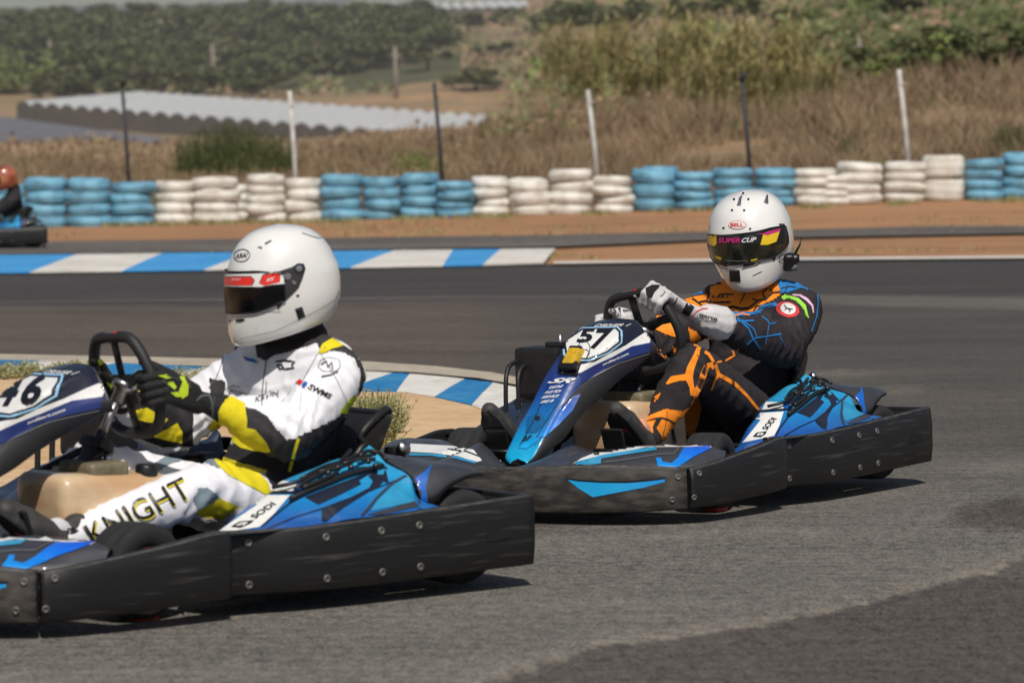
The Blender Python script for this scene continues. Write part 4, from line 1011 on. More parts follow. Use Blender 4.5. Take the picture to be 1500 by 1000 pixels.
# ---- orange and black suited driver
J57 = px_joints(P57, dict(head=(1102,350.5,.10), neck=(1100,425,.09), shL=(1176,458,.275), elL=(1146,512,.335), wrL=(1032,468,.235), knL=(1014,536,.27), anL=(948,646,.21)))
J57.update(hipL=Vector((.19,.225,.185)), hipR=Vector((.19,.035,.185)), pelvis=Vector((.14,.13,.19)), chest=Vector((.06,.10,.50)), shR=Vector((.06,-.10,.625)),
    elR=Vector((.33,-.22,.49)), wrR=Vector((.60,-.155,.62)), knR=Vector((.66,-.03,.47)), anR=Vector((1.22,-.16,.20)), toeR=Vector((1.34,-.20,.37)), toeL=Vector((1.175,.205,.39)))
def paint57(s, ray):
    d = Dec(s, ray, 3, True); c = lambda pts: [(x/4.547+900, y/4.547+380) for x, y in pts]; e = lambda pts: [(x/5+820, y/5+480) for x, y in pts]; z6 = lambda pts: [(x/6.25+860, y/6.25+400) for x, y in pts]
    OR, BL, RD, WH, GN, PK, DK, SK = 1, 2, 3, 4, 5, 6, 7, 8
    d.poly(c([(430,225),(480,195),(560,175),(700,150),(870,120),(1095,130),(1112,250),(1050,292),(985,318),(940,362),(860,372),(740,402),(690,365),(600,335),(500,320),(470,270),(435,275)]), OR)
    d.poly(c([(470,196),(560,160),(700,130),(720,180),(660,190),(510,215)]), DK, .0022); d.poly(c([(488,212),(600,205),(605,240),(495,256)]), BL, .003)
    d.poly(c([(478,210),(488,212),(495,256),(520,262),(640,240),(640,195),(605,200),(608,245),(500,262)]), DK, .0026)
    for p, w in (([(640,235),(620,290),(560,300),(520,270)], 2.5), ([(560,300),(600,330)], 2), ([(640,195),(620,300)], 2.2), ([(700,250),(740,245),(800,250)], 2), ([(650,300),(700,300),(780,300)], 1.8), ([(840,310),(880,230),(930,225)], 1.5),
                 ([(900,340),(960,290),(1010,285),(1060,240),(1110,235)], 2.5), ([(1010,285),(990,240),(1020,215)], 2), ([(930,360),(950,330),(980,325)], 2), ([(740,345),(790,330),(850,345),(900,340)], 3.5), ([(960,290),(920,280)], 2), ([(1060,240),(1040,215)], 2)):
        d.line(c(p), w, DK, .0035)
    q = c([(655,272),(770,276),(655,250)]); d.text('KART', q[0], q[1], q[2], DK, .004); q = c([(668,308),(770,310),(668,290)]); d.text('RACING', q[0], q[1], q[2], DK, .004); d.poly(c(ell(640,298,14,12)), DK, .004)
    d.poly(c([(1090,172),(1150,150),(1250,180),(1345,210),(1345,235),(1240,212),(1170,236),(1112,243)]), BL, .003)
    for p, w in (([(1115,215),(1180,200),(1220,210)], 1.6), ([(1140,240),(1160,190)], 1.4), ([(1345,215),(1358,300),(1345,400),(1310,500)], 1.6)): d.line(c(p), w, DK if w < 1.7 and p[0][0] < 1200 else BL, .0045)
    d.poly(c([(1115,268),(1140,255),(1175,262),(1230,280),(1275,325),(1295,415),(1280,400),(1262,350),(1215,300),(1180,285),(1165,275),(1130,290)]), GN, .003)
    d.line(c([(1190,258),(1240,262),(1285,290),(1318,330),(1325,378)]), [1.5,3,4,3.4,1.5], PK, .0032)
    d.poly(c(ell(1156,354,78,50,24,14)), RD, .003); d.poly(c(ell(1160,350,50,37,20,14)), WH, .004); 
    for p in ([(1135,330),(1150,345),(1140,360)], [(1160,350),(1190,355)], [(1150,345),(1175,365),(1165,375)]): d.line(c(p), 1.6, DK, .005)
    d.poly(c([(730,360),(860,372),(940,362),(985,320),(1080,305),(1085,330),(1000,345),(960,380),(900,390),(740,400)]), BL, .0036)
    for p in ([(735,380),(790,395),(850,380),(900,392)], [(770,370),(790,395)], [(960,350),(1010,335),(1060,325)]): d.line(c(p), 1.8, OR if p[0][0] < 900 else DK, .0045)
    for p, w in (([(690,395),(745,402),(800,428),(930,425)], 2.2), ([(792,428),(772,500),(735,525),(700,465)], 2.4), ([(818,405),(890,470),(922,540),(972,612)], 2.6), ([(850,418),(930,480),(948,540)], 1.8), ([(882,582),(930,540),(1110,515)], 2.2),
                 ([(955,380),(1020,425),(1032,450),(1078,440)], 1.6), ([(1028,455),(1005,580)], 1.2), ([(1090,510),(1142,602)], .8), ([(710,470),(730,500),(735,520)], 4)): d.line(c(p), w, BL, .003)
    # belly and far sleeve
    d.poly(z6([(600,500),(650,395),(740,425),(815,470),(870,610),(780,595),(700,565),(620,525)]), OR, .003); d.poly(z6([(930,520),(1000,555),(1060,640),(1040,705),(975,670),(945,640)]), OR, .003)
    d.line(z6([(1130,610),(1060,670),(1020,720)]), 3, OR, .0035); d.line(c([(620,545),(580,600),(600,600)]), 2, OR, .003)
    d.line(c([(830,612),(790,625),(800,655),(740,690),(680,700)]), [2,4,3,3,2], OR, .003)
    # left leg web
    d.line(c([(562,600),(545,650),(505,735),(490,795)]), [5.4,8.1,10.8,12.2], OR); d.line(c([(495,795),(430,800),(385,810),(345,840)]), [10.8,8.1,9.5,2.7], OR, .0026); d.line(c([(490,790),(510,860),(522,920),(500,975),(470,1050)]), [12.2,6.8,9.5,10.8,12.2], OR, .003)
    d.line(c([(520,925),(565,850),(590,775),(610,725),(640,710),(655,745)]), [9.5,8.1,9.5,8.1,6.8,2.7], OR, .0034); d.line(c([(560,605),(625,645),(668,710),(690,780),(800,845),(880,925),(940,1000),(990,1060)]), [4.1,4.6,4.1,6.1,5.4,4.1,4.3,2.7], OR, .0022)
    d.line(c([(690,782),(668,815),(655,850),(640,885)]), [5.4,3.5,2.7,1.4], OR, .003); d.line(c([(780,820),(790,850)]), 1.6, 0, .005); d.line(c([(545,650),(560,665)]), 1, 0, .005)
    d.line(e([(980,510),(960,590),(880,640),(780,625)]), [9.5,9.5,8.1,6.8], OR, .003); d.line(e([(700,530),(735,490)]), [6.8,1.4], OR, .003); d.line(e([(700,535),(690,555)]), 2, OR, .003)
    d.poly(e([(545,800),(590,720),(650,655),(720,625),(785,602),(800,622),(880,635),(950,590),(1000,480),(1030,600),(1005,720),(970,800),(940,900),(700,900),(560,880)]), OR, .0026)
    d.line(e([(600,705),(690,675),(740,672),(790,685),(850,720),(884,770),(880,870)]), [1,2,2.6,2.4,3,3,3], 0, .0042); d.poly(e([(705,675),(740,678),(700,745),(735,800),(735,880),(660,830),(600,815),(580,800),(640,775),(680,780),(670,740)]), 0, .0046)
    d.line(e([(780,620),(775,680),(745,800),(735,860)]), .7, 0, .005)
    d.line(e([(960,640),(1000,580),(1000,700),(975,720)]), 4, OR, .003)
    for p in ([(272,595),(340,682)], [(300,610),(345,665)], [(268,625),(300,650)]): d.line(c(p), 1.2, OR, .003)
    d.poly(c([(383,590),(400,592),(418,632),(398,640)]), OR, .003)
    for p in ([(355,320),(350,500)], ): pass
def paint57h(h, ray, T):
    d = Dec(h, ray, 3); a = lambda pts: [(x/5.555+1000, y/5.555+260) for x, y in pts]
    d.poly(a([(755,475),(800,420),(790,400),(835,400),(845,430),(845,520),(790,610),(752,700),(738,695),(720,665),(740,640),(790,540)]), 2, .003)
    for c, r in (((828,425),13),((830,508),13),((795,535),11),((742,655),12)): d.poly(a(ell(*c, r, r)), 4, .0055)
    d.poly(a([(215,400),(228,385),(232,440),(216,440)]), 2, .003)
    d.poly(a(ell(456,407,73,35)), 3, .002); d.poly(a(ell(456,407,68,31)), 0, .0028)
    q = a([(400,422),(505,422),(400,392)]); d.text('BELL', q[0], q[1], q[2], 6, .0036, bold=.04)
    for x, y in ((431,198),(547,199),(414,286),(512,288),(344,430),(559,438),(506,150),(824,608)): d.poly(a(ell(x, y, 10, 9, 12)), 4, .002)
    for p in ([(452,250),(470,195),(490,175),(498,165),(490,215),(485,250)], [(672,225),(690,175),(702,165),(706,235),(695,238)], [(318,205),(330,175),(345,165),(335,200)]): d.poly(a(p), 5, .002); d.line(a(p[1:4]), 1, 4, .003)
    d.poly(a([(385,770),(470,770),(478,870),(392,868)]), 4, .002); d.line(a([(392,775),(470,775)]), 1, 5, .003)
    d.poly(a([(285,705),(300,705),(365,730),(370,748),(305,728)]), 4, .0025); d.poly(a([(498,735),(520,722),(598,712),(590,730),(500,750)]), 4, .0025)
    d.line(a([(270,700),(300,745),(375,765)]), 1.2, 5, .002); d.line(a([(485,765),(610,735),(640,710)]), 1.2, 5, .002)
    d.line(a([(575,820),(650,785)]), .9, 4, .002)
    d.line(a(ell(820,685,30,38,16,20)), 1, 4, .003); d.line(a([(800,690),(835,680)]), 1.6, 4, .003)
    # radio on the left side of the shell
    c = P57.un(1163, 386, 'y', 1); o, dd = ray(1152, 385); hh, n, i, t = d.t.ray_cast(o, dd)
    if hh is None: hh, n = Vector(T(Vector((-.02, .12, -.09)))), Vector((0,1,0))
    side = Vector((-.5,.8,0)); cc = hh + side*.012 + Vector((0,0,-.008))
    Rm = Matrix.Rotation(R(35), 3, 'Z') @ Matrix.Rotation(R(20), 3, 'Y')
    h.box(cc, (.042,.042,.066), 4, .012, rot=Rm, smooth=True); h.lathe([(0,.012),(.016,.012),(.018,0),(.018,-.02)], cc + Vector((0,.01,.012)) + side*.02, side, 4, 16); h.lathe([(0,.012),(.012,.012),(.014,0),(.014,-.02)], cc + Vector((0,.0,-.02)) + side*.02, side, 5, 16)
    h.tube([cc + side*.015 + Vector((-.01,0,.02)), cc + side*.035 + Vector((-.02,.0,.062)), cc + side*.04 + Vector((-.022,0,.085))], [.006,.004,.002], 4, 7)
def paint57v(v, ray, T):
    d = Dec(v, ray, 3); a = lambda pts: [(x/5.555+1000, y/5.555+260) for x, y in pts]
    d.poly(a([(205,425),(290,465),(480,484),(660,478),(840,435),(840,560),(660,575),(600,560),(290,548),(205,560)]), 1, .0008)
    d.poly(a([(205,425),(285,468),(285,560),(268,575),(200,560)]), 3, .0016); d.poly(a([(665,482),(800,455),(770,545),(700,570),(640,570)]), 3, .0016)
    d.poly(a([(600,480),(660,478),(700,462),(800,440),(803,458),(740,478),(700,492),(665,484)]), 4, .0024); d.poly(a([(222,432),(285,466),(283,478),(222,450)]), 4, .0024)
    q = a([(298,550),(480,552),(300,510)]); d.text('SUPER', q[0], q[1], q[2], 4, .003, bold=.03, shear=.15); q = a([(484,551),(600,545),(496,512)]); d.text('CUP', q[0], q[1], q[2], 5, .003, bold=.03, shear=.15)
    q = a([(310,498),(480,505),(310,490)]); d.text('RACING ACADEMY', q[0], q[1], q[2], 6, .003); d.line(a([(535,500),(590,497)]), 1, 6, .003)
    d.line(a([(355,692),(450,700),(535,697)]), 1.4, 6, .002); d.poly(a([(268,650),(325,670),(320,690),(285,675)]), 3, .002); d.poly(a([(560,690),(615,680),(610,692),(565,700)]), 3, .002)
def _x(): pass
def paint57g(g, ray, sd, F):
    d = Dec(g, ray, 3); a = lambda pts: [(x/6.25+860, y/6.25+400) for x, y in pts]
    if sd == 'L':
        for p in ([(675,228),(700,215),(722,180)], [(705,345),(700,310),(740,280),(760,240)], [(830,240),(815,280),(790,310)], [(760,150),(800,200)]): d.line(a(p), 1.3, 1, .0015)
        d.poly(a([(540,150),(600,120),(680,120),(660,150),(620,190),(600,240),(560,240),(545,200)]), 1, .0015)
        d.poly(a([(900,310),(920,280),(985,330),(930,415),(870,380)]), 1, .002)
        q = a([(1025,418),(1190,468),(1030,385)]); d.text('sparco', q[0], q[1], q[2], 1, .003, bold=.03); d.line(a([(1030,425),(1180,472)]), .9, 1, .003)
        d.line(a([(960,420),(1000,370),(1060,345),(1110,345)]), 1.2, 2, .003)
    else:
        d.poly(a([(170,240),(240,230),(250,330),(220,360),(190,300)]), 1, .0015); q = a([(330,372),(420,372),(330,345)]); d.text('sparco', q[0], q[1], q[2], 1, .003, bold=.02)
        d.poly(a([(290,330),(310,325),(310,400),(285,400)]), 1, .002)
# ------------------------------------------------------------ place
def sheet(name, pts, z, matn, kind='structure'):
    b = bmesh.new(); vs = [b.verts.new((p[0], p[1], z)) for p in pts]; f = b.faces.new(vs)
    bmesh.ops.triangulate(b, faces=[f]); bmesh.ops.recalc_face_normals(b, faces=b.faces[:])
    if b.faces[0].normal.z < 0: bmesh.ops.reverse_faces(b, faces=b.faces[:])
    me = bpy.data.meshes.new(name); b.to_mesh(me); b.free(); me.materials.append(M[matn])
    o = bpy.data.objects.new(name, me); C.objects.link(o); o['kind'] = kind; return o
G = lambda pts: [gnd(*p)[:2] for p in pts]

# terrain heights read off the photo: for columns of the view, height of the land at growing distances
COLS = [-700, 0, 400, 750, 830, 1100, 1500, 2200]
DS = [50, 56, 63, 75, 90, 110, 150, 200, 300, 450, 600, 800, 1100, 1500]
YT = [  # picture row at which the land at that distance shows
 [None, 325, 300, 262, 250, 235, 222, 215, 212, 204, 190, 166, 98, 12],
 [None, 325, 300, 262, 250, 235, 222, 215, 212, 204, 190, 166, 98, 12],
 [None, 322, 296, 262, 248, 236, 224, 216, 212, 208, 202, 182, 108, 14],
 [None, 317, 285, 250, 232, 215, 203, 197, 196, 198, 198, 188, 80, 6],
 [None, 316, 283, 246, 205, 185, 165, 148, 120, 95, 72, 40, 8, -22],
 [None, 311, 275, 230, 175, 148, 128, 110, 82, 58, 35, 8, -20, -50],
 [None, 305, 268, 212, 128, 112, 92, 78, 52, 25, 2, -20, -45, -70],
 [None, 305, 268, 205, 118, 100, 80, 66, 40, 12, -10, -30, -55, -80]]
def hz(px): return HOR + .0054*(px-750)
ZT = [[-.03 if y is None else CAM_H + (hz(min(max(c,0),1500)) - y)/F_PX*D for y, D in zip(row, DS)] for c, row in zip(COLS, YT)]
def land(X, Y):
    if Y < 50: return -.03
    px = 750 + F_PX*X/Y; px = min(max(px, COLS[0]), COLS[-1])
    i = max(0, min(len(COLS)-2, next((k for k in range(len(COLS)-1) if px <= COLS[k+1]), len(COLS)-2)))
    t = (px-COLS[i])/(COLS[i+1]-COLS[i]); t = t*t*(3-2*t)
    a = np.interp(Y, DS, ZT[i]); b = np.interp(Y, DS, ZT[i+1]); z = a*(1-t)+b*t
    if Y > 58: z += (noise.noise(Vector((X*.05, Y*.03, 0)))*.35 + noise.noise(Vector((X*.012, Y*.008, 5)))*1.2*min(1, Y/400))*min(1, (Y-58)/40)*min(3, Y/150)
    return float(z)
def P_land(px, D): X = (px-750)/F_PX*D; return Vector((X, D, land(X, D)))

ys = [-25, 0, 20, 40, 50] + list(np.geomspace(52, 2200, 90)); mb = MB(); rows = []
for Y in ys:
    w = max(60, Y*.62)
    rows.append([(w*(j/45-1), Y, land(w*(j/45-1), Y) if Y > 50 else -.03) for j in range(91)])
mb.grid(rows, 0, True)
# far land gets the grass colour, the run-off stays bare earth
for i, f in enumerate(mb.f): X_, Y_ = mb.v[f[0]][:2]; mb.m[i] = 0 if Y_ < 58 else 2 if (Y_ > 980 and 750+F_PX*X_/Y_ < 640) else 1
o = mb.build('ground', ['dirt', 'hillside', 'wood_floor']); o['kind'] = 'structure'

far_edge = [(1900,388),(1500,386),(1180,385),(820,387),(700,390),(0,393),(-600,394),(-1500,395)][::-1]
def tone(px, py):
    n1 = noise.noise(Vector((px*.012, py*.03, 1))); n2 = noise.noise(Vector((px*.05, py*.12, 4))); n3 = noise.noise(Vector((px*.004, py*.05, 9)))
    I = lambda x, a, b: float(np.interp(x, a, b)); mixc = lambda a, b, t: tuple(p*(1-t)+q*t for p, q in zip(a, b)); S = smoothstep
    left = 1 - S(600, 900, px); c = (72,69,68); c = mixc(c, mixc((83,79,75), (97,88,80), left), S(436, 446, py + n1*3))
    c = mixc(c, (92,88,83), S(505, 600, py)); c = mixc(c, (108,105,100), S(640, 745, py + n1*30)); c = mixc(c, (116,113,107), S(745, 800, py))
    cy = I(px, [0,700,1150,1300,1500,1700], [434,434,440,447,453,460]); hw = I(px, [0,700,1150,1300,1500], [1.6,1.6,5,8,9])
    k = 1 - S(hw*.7, hw*1.3, abs(py-cy+n2)); c = mixc(c, mixc((98,93,88), (110,107,102), S(900,1200,px)), k*.85)
    c = mixc(c, (118,112,103), .8*max(0, 1-abs((py-553-n2*5)/8))*S(1120,1180,px)*(1-S(1240,1330,px))); c = mixc(c, (114,108,100), .7*max(0, 1-((py-577)/10)**2-((px-1322)/45)**2))
    c = mixc(c, (126,122,115), .6*max(0, 1-((py-692-n2*6)/12)**2)*S(1340,1450,px)); c = mixc(c, (124,119,112), .5*max(0, 1-((py-735-(1200-px)*.12)/14)**2)*S(1120,1230,px)*(1-S(1330,1420,px)))
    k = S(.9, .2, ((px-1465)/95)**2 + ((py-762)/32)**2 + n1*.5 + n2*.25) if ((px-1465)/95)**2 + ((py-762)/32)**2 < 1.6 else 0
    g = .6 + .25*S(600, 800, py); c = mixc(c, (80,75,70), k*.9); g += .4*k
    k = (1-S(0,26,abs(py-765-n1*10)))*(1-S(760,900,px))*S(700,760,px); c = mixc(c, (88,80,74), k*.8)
    B = I(px, [-200,560,700,780,865,1050,1200,1350,1450,1500,1600,1900], [1110,1045,1005,977,952,927,905,868,848,820,785,740]) + n2*5 + n1*5
    k = S(-26, -1, py-B)*(1-S(-2, 3, py-B)); c = mixc(c, (148,139,124), k*.6*(.7+n2))
    k = S(-2, 3, py-B); c = mixc(c, (88,83,78), k); g += .6*k
    return tuple(srgb(c[0]*.89, c[1]*.885, c[2]*.875)[:3]) + (min(1, g),)
def inv_px(p):
    d = Vector(p) - Vector((0,0,CAM_H)); zc = d.y*math.cos(PITCH) - d.z*math.sin(PITCH); yc = d.z*math.cos(PITCH) + d.y*math.sin(PITCH)
    u, v = F_PX*d.x/zc, -F_PX*yc/zc; c, s_ = math.cos(ROLL), math.sin(ROLL); return 750 + u*c + v*s_, 500 - u*s_ + v*c
rows = []; cols_ = []
pys = list(np.arange(1200, 960, -14)) + list(np.arange(960, 760, -2.6)) + list(np.arange(760, 600, -3.2)) + list(np.arange(600, 470, -3)) + list(np.arange(470, 396, -1.3))
pxs = [-1400, -900, -500, -250] + list(np.arange(-60, 1566, 9)) + [1650, 1800, 2100, 2600]
ye = [float(np.interp(x, [e[0] for e in far_edge], [e[1] for e in far_edge])) for x in pxs]
for y in pys:
    rows.append([tuple(gnd(x, y, -.014)) for x in pxs]); cols_ += [tone(x, y) for x in pxs]
rows.append([tuple(gnd(x, e, -.014)) for x, e in zip(pxs, ye)]); cols_ += [tone(x, e) for x, e in zip(pxs, ye)]
mb = MB(); mb.grid(rows[::-1], 0, True); nrow = len(rows); nc_ = len(pxs)
cols_ = [cols_[(nrow-1-r)*nc_ + k] for r in range(nrow) for k in range(nc_)]
y0 = rows[0][0][1]; n0 = len(mb.v)   # the track goes on towards and past the camera
mb.add([(-9, -18, -.014), (9, -18, -.014), rows[0][0], rows[0][-1]], [(0,1,3,2)], 0); cols_ += [srgb(84,77,72)[:3] + (1,)]*4
o = mb.build('track', 'track_surface'); o['kind'] = 'structure'
ca = o.data.color_attributes.new('tone', 'FLOAT_COLOR', 'POINT'); ca.data.foreach_set('color', [x for c in cols_ for x in c])
sheet('perimeter_lane', G([(-1200,366),(-300,366),(400,364),(820,362),(1100,353),(1500,350),(2100,349)][::1]) + G([(2100,329),(1500,336),(1100,342),(820,345),(400,346),(-300,347),(-1200,347)]), .004, 'asphalt_lane')
def strip(name, pts, z, m): return sheet(name, G(pts), z, m)
strip('edge_line', [(812,385.2),(1180,383.4),(1500,384.2),(2000,385),(2000,388.2),(1500,387.2),(1180,386.8),(812,388)], .012, 'kerb_white')

def kerb(name, far, nearp, cuts, mats, h=.05, slope=True):
    """painted concrete kerb: alternating blocks between a far and a near edge (picture columns of the cuts)"""
    mb = MB()
    fx = lambda E, x: gnd(x, float(np.interp(x, [e[0] for e in E], [e[1] for e in E])))
    for k in range(len(cuts)-1):
        (a0, b0), (a1, b1) = cuts[k], cuts[k+1]; n = 6; rows = []
        for i in range(n+1):
            t = i/n; A = fx(far, a0+(a1-a0)*t); B = fx(nearp, b0+(b1-b0)*t)
            rows.append([tuple(A) , tuple(A + Vector((0,0,h))), tuple(A.lerp(B,.5) + Vector((0,0,h*1.0))), tuple(B + Vector((0,0,h*.5))), tuple(B)])
        mb.grid(rows, k % 2, False)
    o = mb.build(name, mats); o['kind'] = 'structure'; return o
cut = [(540-130*6,), ]
# inner kerb (blocks lean)
farE = [(-400,517),(0,522),(150,527),(300,536),(420,542),(540,545),(600,549),(660,555),(720,563),(780,576),(800,600)]
nearE = [(-400,534),(0,540),(150,548),(300,559),(420,566),(540,572),(585,573),(640,582),(690,594),(730,612),(760,640)]
kerb('kerb', farE, nearE, [(-160,-240),(-50,-130),(60,-20),(170,90),(300,215),(385,320),(478,420),(575,505),(600,580),(680,636),(722,690),(775,722)][::1], ['kerb_white', 'kerb_blue'], .014)
strip('concrete_edge', [(-400,505),(0,513),(200,519),(420,527),(540,530),(640,538),(720,548),(790,562),(850,590),(838,598),(780,571),(700,556),(600,546),(540,543),(420,539),(200,530),(0,524),(-400,517)], .012, 'concrete')
fE = [(-900,370),(0,368),(300,367.5),(815,367)]; nE = [(-900,394),(0,392.5),(300,391.5),(700,389),(800,386.5)]
kc = [(-520,-600),(-330,-400),(-140,-230),(-20,-100),(115,45),(240,180),(370,300),(475,395),(580,515),(665,650),(735,708),(815,798)]
kerb('far_kerb', fE, nE, kc[::1], ['kerb_white', 'far_kerb_blue'], .02)
# sand of the infield
sheet('sand_island', G([(-400,534),(0,539),(150,547),(300,558),(420,565),(540,571),(585,572),(640,581),(690,593),(722,606)]) + [(.02,15.6),(0,14.9),(-.35,14.0),(-1.0,13.0),(-1.6,12.2),(-3.0,11.2),(-6,9.5),(-12,8.5)], .002, 'sand')
sheet('asphalt_dust', G([(330,480),(-300,470),(-300,515),(0,513),(200,519),(420,527),(540,530),(640,538),(720,546),(700,520),(560,490)]), .0076, 'asphalt_dusty') if 'asphalt_dusty' in M else None

# ---- tyre barrier
def tyre_mesh(w, hgt, seed, mname):
    mb = MB(); r = w/2; rnd = random.Random(seed); h = hgt/2
    prof = [(r*.56,-h*.8),(r*.66,-h*.97),(r*.80,-h*1.0),(r*.90,-h*.93),(r*.955,-h*.78),(r*.99,-h*.52),(r*.978,-h*.3),(r*1.0,-h*.22),(r*1.0,h*.22),(r*.978,h*.3),(r*.99,h*.52),(r*.955,h*.78),(r*.90,h*.93),(r*.80,h*1.0),(r*.66,h*.97),(r*.56,h*.8),(r*.52,0),(r*.56,-h*.8)]
    mb.lathe(prof, (0,0,0), (0,0,1), 0, 30)
    mb.v = [(x*(1+.014*noise.noise(Vector((x*3,y*3,z*3+seed)))), y*(1+.014*noise.noise(Vector((x*3,y*3,z*3+seed)))), z+.006*noise.noise(Vector((x*4,y*4,seed)))) for x,y,z in mb.v]
    return mb.mesh('tyre', [mname])
TYRES = {c: [tyre_mesh(.62, .2, i+(9 if c == 'tyre_blue' else 0), c) for i in range(3)] for c in ('tyre_blue', 'tyre_white')}
stacks = [('b',-78,-28,262,4),('b',-26,18,258,4),('b',16,40,262,4),('b',40,101,253,4),('b',102,165,254,4),('b',165,228,260,4),
 ('w',229,284,259,4),('w',285,353,255,4),('w',365,419,251,5),('w',420,472,257,4),
 ('b',474,533,252,4),('b',534,586,256,4),('b',588,643,253,4),('b',641,695,264,4),
 ('w',694,748,261,4),('w',749,808,262,3),('w',806,868,248,4),('w',872,929,260,4),
 ('b',927,989,251,3),('b',990,1045,254,4),('b',1048,1105,249,4),('b',1107,1164,250,4),
 ('w',1165,1226,251,4),('w',1229,1293,243,4),('w',1297,1355,243,4),('w',1356,1415,234,2),
 ('b',1417,1470,239,4),('b',1471,1528,233,4),('b',1530,1588,236,4),('w',1590,1648,236,4)]
runs = {}; rid = -1; last = None; RUN = ['leftmost blue run','first white run','middle blue run','middle white run','blue run behind the right helmet','right white run','rightmost blue run','white run past the right edge']
seq = []
for s in stacks:
    if s[0] != last: rid += 1; last = s[0]; cnt = 0
    cnt += 1; seq.append((rid, cnt))
tot = {}
for r_, c_ in seq: tot[r_] = c_
ORD = ['first','second','third','fourth','fifth','sixth']
rnd = random.Random(11)
for (c, x0, x1, top, n), (rd, k) in zip(stacks, seq):
    D = 55.5 + (x0/1500)*1.8 + rnd.uniform(-.25, .25); base = 325 - 20*((x0+x1)/2)/1450
    B = at_depth((x0+x1)/2, base, D); T = at_depth((x0+x1)/2, top, D); w = (x1-x0+3)/F_PX*D; H = T.z - B.z
    col = 'blue' if c == 'b' else 'white'
    e = empty('tyre_stack', Matrix.Translation((B.x, B.y, land(B.x, B.y) - .01)))
    H = T.z - land(B.x, B.y); 
    tag(e, f'{"five" if n==5 else "four" if n==4 else "three" if n==3 else "two"} stacked {col} tyres, {ORD[k-1]} from left in {RUN[rd]}', 'tyre stack', 'painted tyre stacks of the barrier')
    h = H/n
    for i in range(n):
        t = bpy.data.objects.new('tyre', TYRES['tyre_blue' if c == 'b' else 'tyre_white'][rnd.randrange(3)]); C.objects.link(t); t.parent = e
        t.location = (rnd.uniform(-.03,.03), rnd.uniform(-.03,.03), h*(i+.5)); t.rotation_euler = (rnd.uniform(-.05,.05) + (R(6) if i == n-1 and rnd.random() < .3 else 0), rnd.uniform(-.04,.04), rnd.uniform(0,6.28))
        t.scale = (w/.62*rnd.uniform(.95,1.03), w/.62*rnd.uniform(.95,1.03), h/.2*1.0)
# second row of loose stacks showing through the gaps
for px, top, c in ((359,266,'w'),(70,252,'b'),(620,252,'b'),(676,266,'b'),(718,258,'w'),(968,246,'b'),(835,262,'w'),(1225,262,'w')):
    D = 56.9; base = 325-20*px/1450; B = at_depth(px, base, D); T = at_depth(px, top, D)
    e = empty('tyre_stack', Matrix.Translation((B.x, B.y, land(B.x,B.y)))); H = T.z - land(B.x,B.y)
    near_ = min(range(len(stacks)), key=lambda i: abs((stacks[i][1]+stacks[i][2])/2-px)); rd, k = seq[near_]
    tag(e, f'{"blue" if c=="b" else "white"} tyres peeping out behind {ORD[k-1]} stack of {RUN[rd]}', 'tyre stack', 'painted tyre stacks of the barrier')
    for i in range(4):
        t = bpy.data.objects.new('tyre', TYRES['tyre_blue' if c == 'b' else 'tyre_white'][i % 3]); C.objects.link(t); t.parent = e
        t.location = (rnd.uniform(-.03,.03), 0, H/4*(i+.5)); t.scale = (.95,.95,H/.8)

# ---- fence posts behind the barrier, all leaning a little to the left
posts = [((183,120),(191,262),'post_dark','dark',5.5),((428,130),(435,262),'post_white','white',7),((640,120),(650,262),'post_dark','dark',6),
         ((865,133),(877,262),'post_white','white',7),((1090,122),(1101,255),'post_dark','dark',6.5),((1321,108),(1333,250),'post_white','white',7.5)]
names_ = ['dark fence post with a cap standing behind the blue stacks at the left','white fence post standing behind the white stacks near the left helmet','dark fence post standing behind the middle blue stacks','white leaning fence post standing behind the middle white stacks',
          'thin dark bent fence post behind the right helmet','white fence post standing behind the right white stacks']
for (t, b, m, c, w), nm in zip(posts, names_):
    D = 58.5; T = at_depth(*t, D); B = at_depth(*b, D); d = (B-T).normalized(); z = land(B.x, B.y); B = T + d*((z-T.z)/d.z) + Vector((0,0,-.0)); r = w/2/F_PX*D
    mb = MB(); mb.tube([B - Vector((0,0,.1)), B.lerp(T,.5)+Vector((r*.3,0,0)), T], [r*1.15, r, r*.92], 0, 12)
    if 'cap' in nm or 'bent' in nm: mb.tube([T, T+Vector((r*1.2,0,r*2.2)), T+Vector((r*1.6,-.05,r*4))], [r*1.5, r*1.7, r*.8], 0, 10)
    mb.tube([T.lerp(B,.12)+Vector((0,-r,0)), T.lerp(B,.12)+Vector((r*2.2,-r,0.02))], r*.25, 0, 6)
    o = mb.build('fence_post', m); tag(o, nm, 'fence post', 'fence posts behind the tyre barrier')
# farther poles on the hillside
for (t, b, D, w, nm) in (((77,53),(82,104),1150,5,'pale wooden pole standing among the dark trees at the far left'),((315,61),(319,136),1000,5,'pale wooden pole standing above the greenhouse roofs'),
                     ((583,67),(585,152),900,6,'weathered wooden pole on the brown slope beyond the greenhouse'),((1263,62),(1266,98),130,6,'pale pole standing in front of the trees at the right')):
    T = at_depth(*t, D); B = at_depth(*b, D); B.z = min(B.z, land(B.x, B.y)) - .1; r = w/2/F_PX*D
    mb = MB(); mb.tube([B, T], [r*1.1, r*.9], 0, 10); mb.tube([T+Vector((-r*3,0,-r*4)), T+Vector((r*3,0,-r*4))], r*.5, 0, 6); o = mb.build('wooden_pole', 'post_wood'); tag(o, nm, 'pole', 'wooden poles on the hillside')

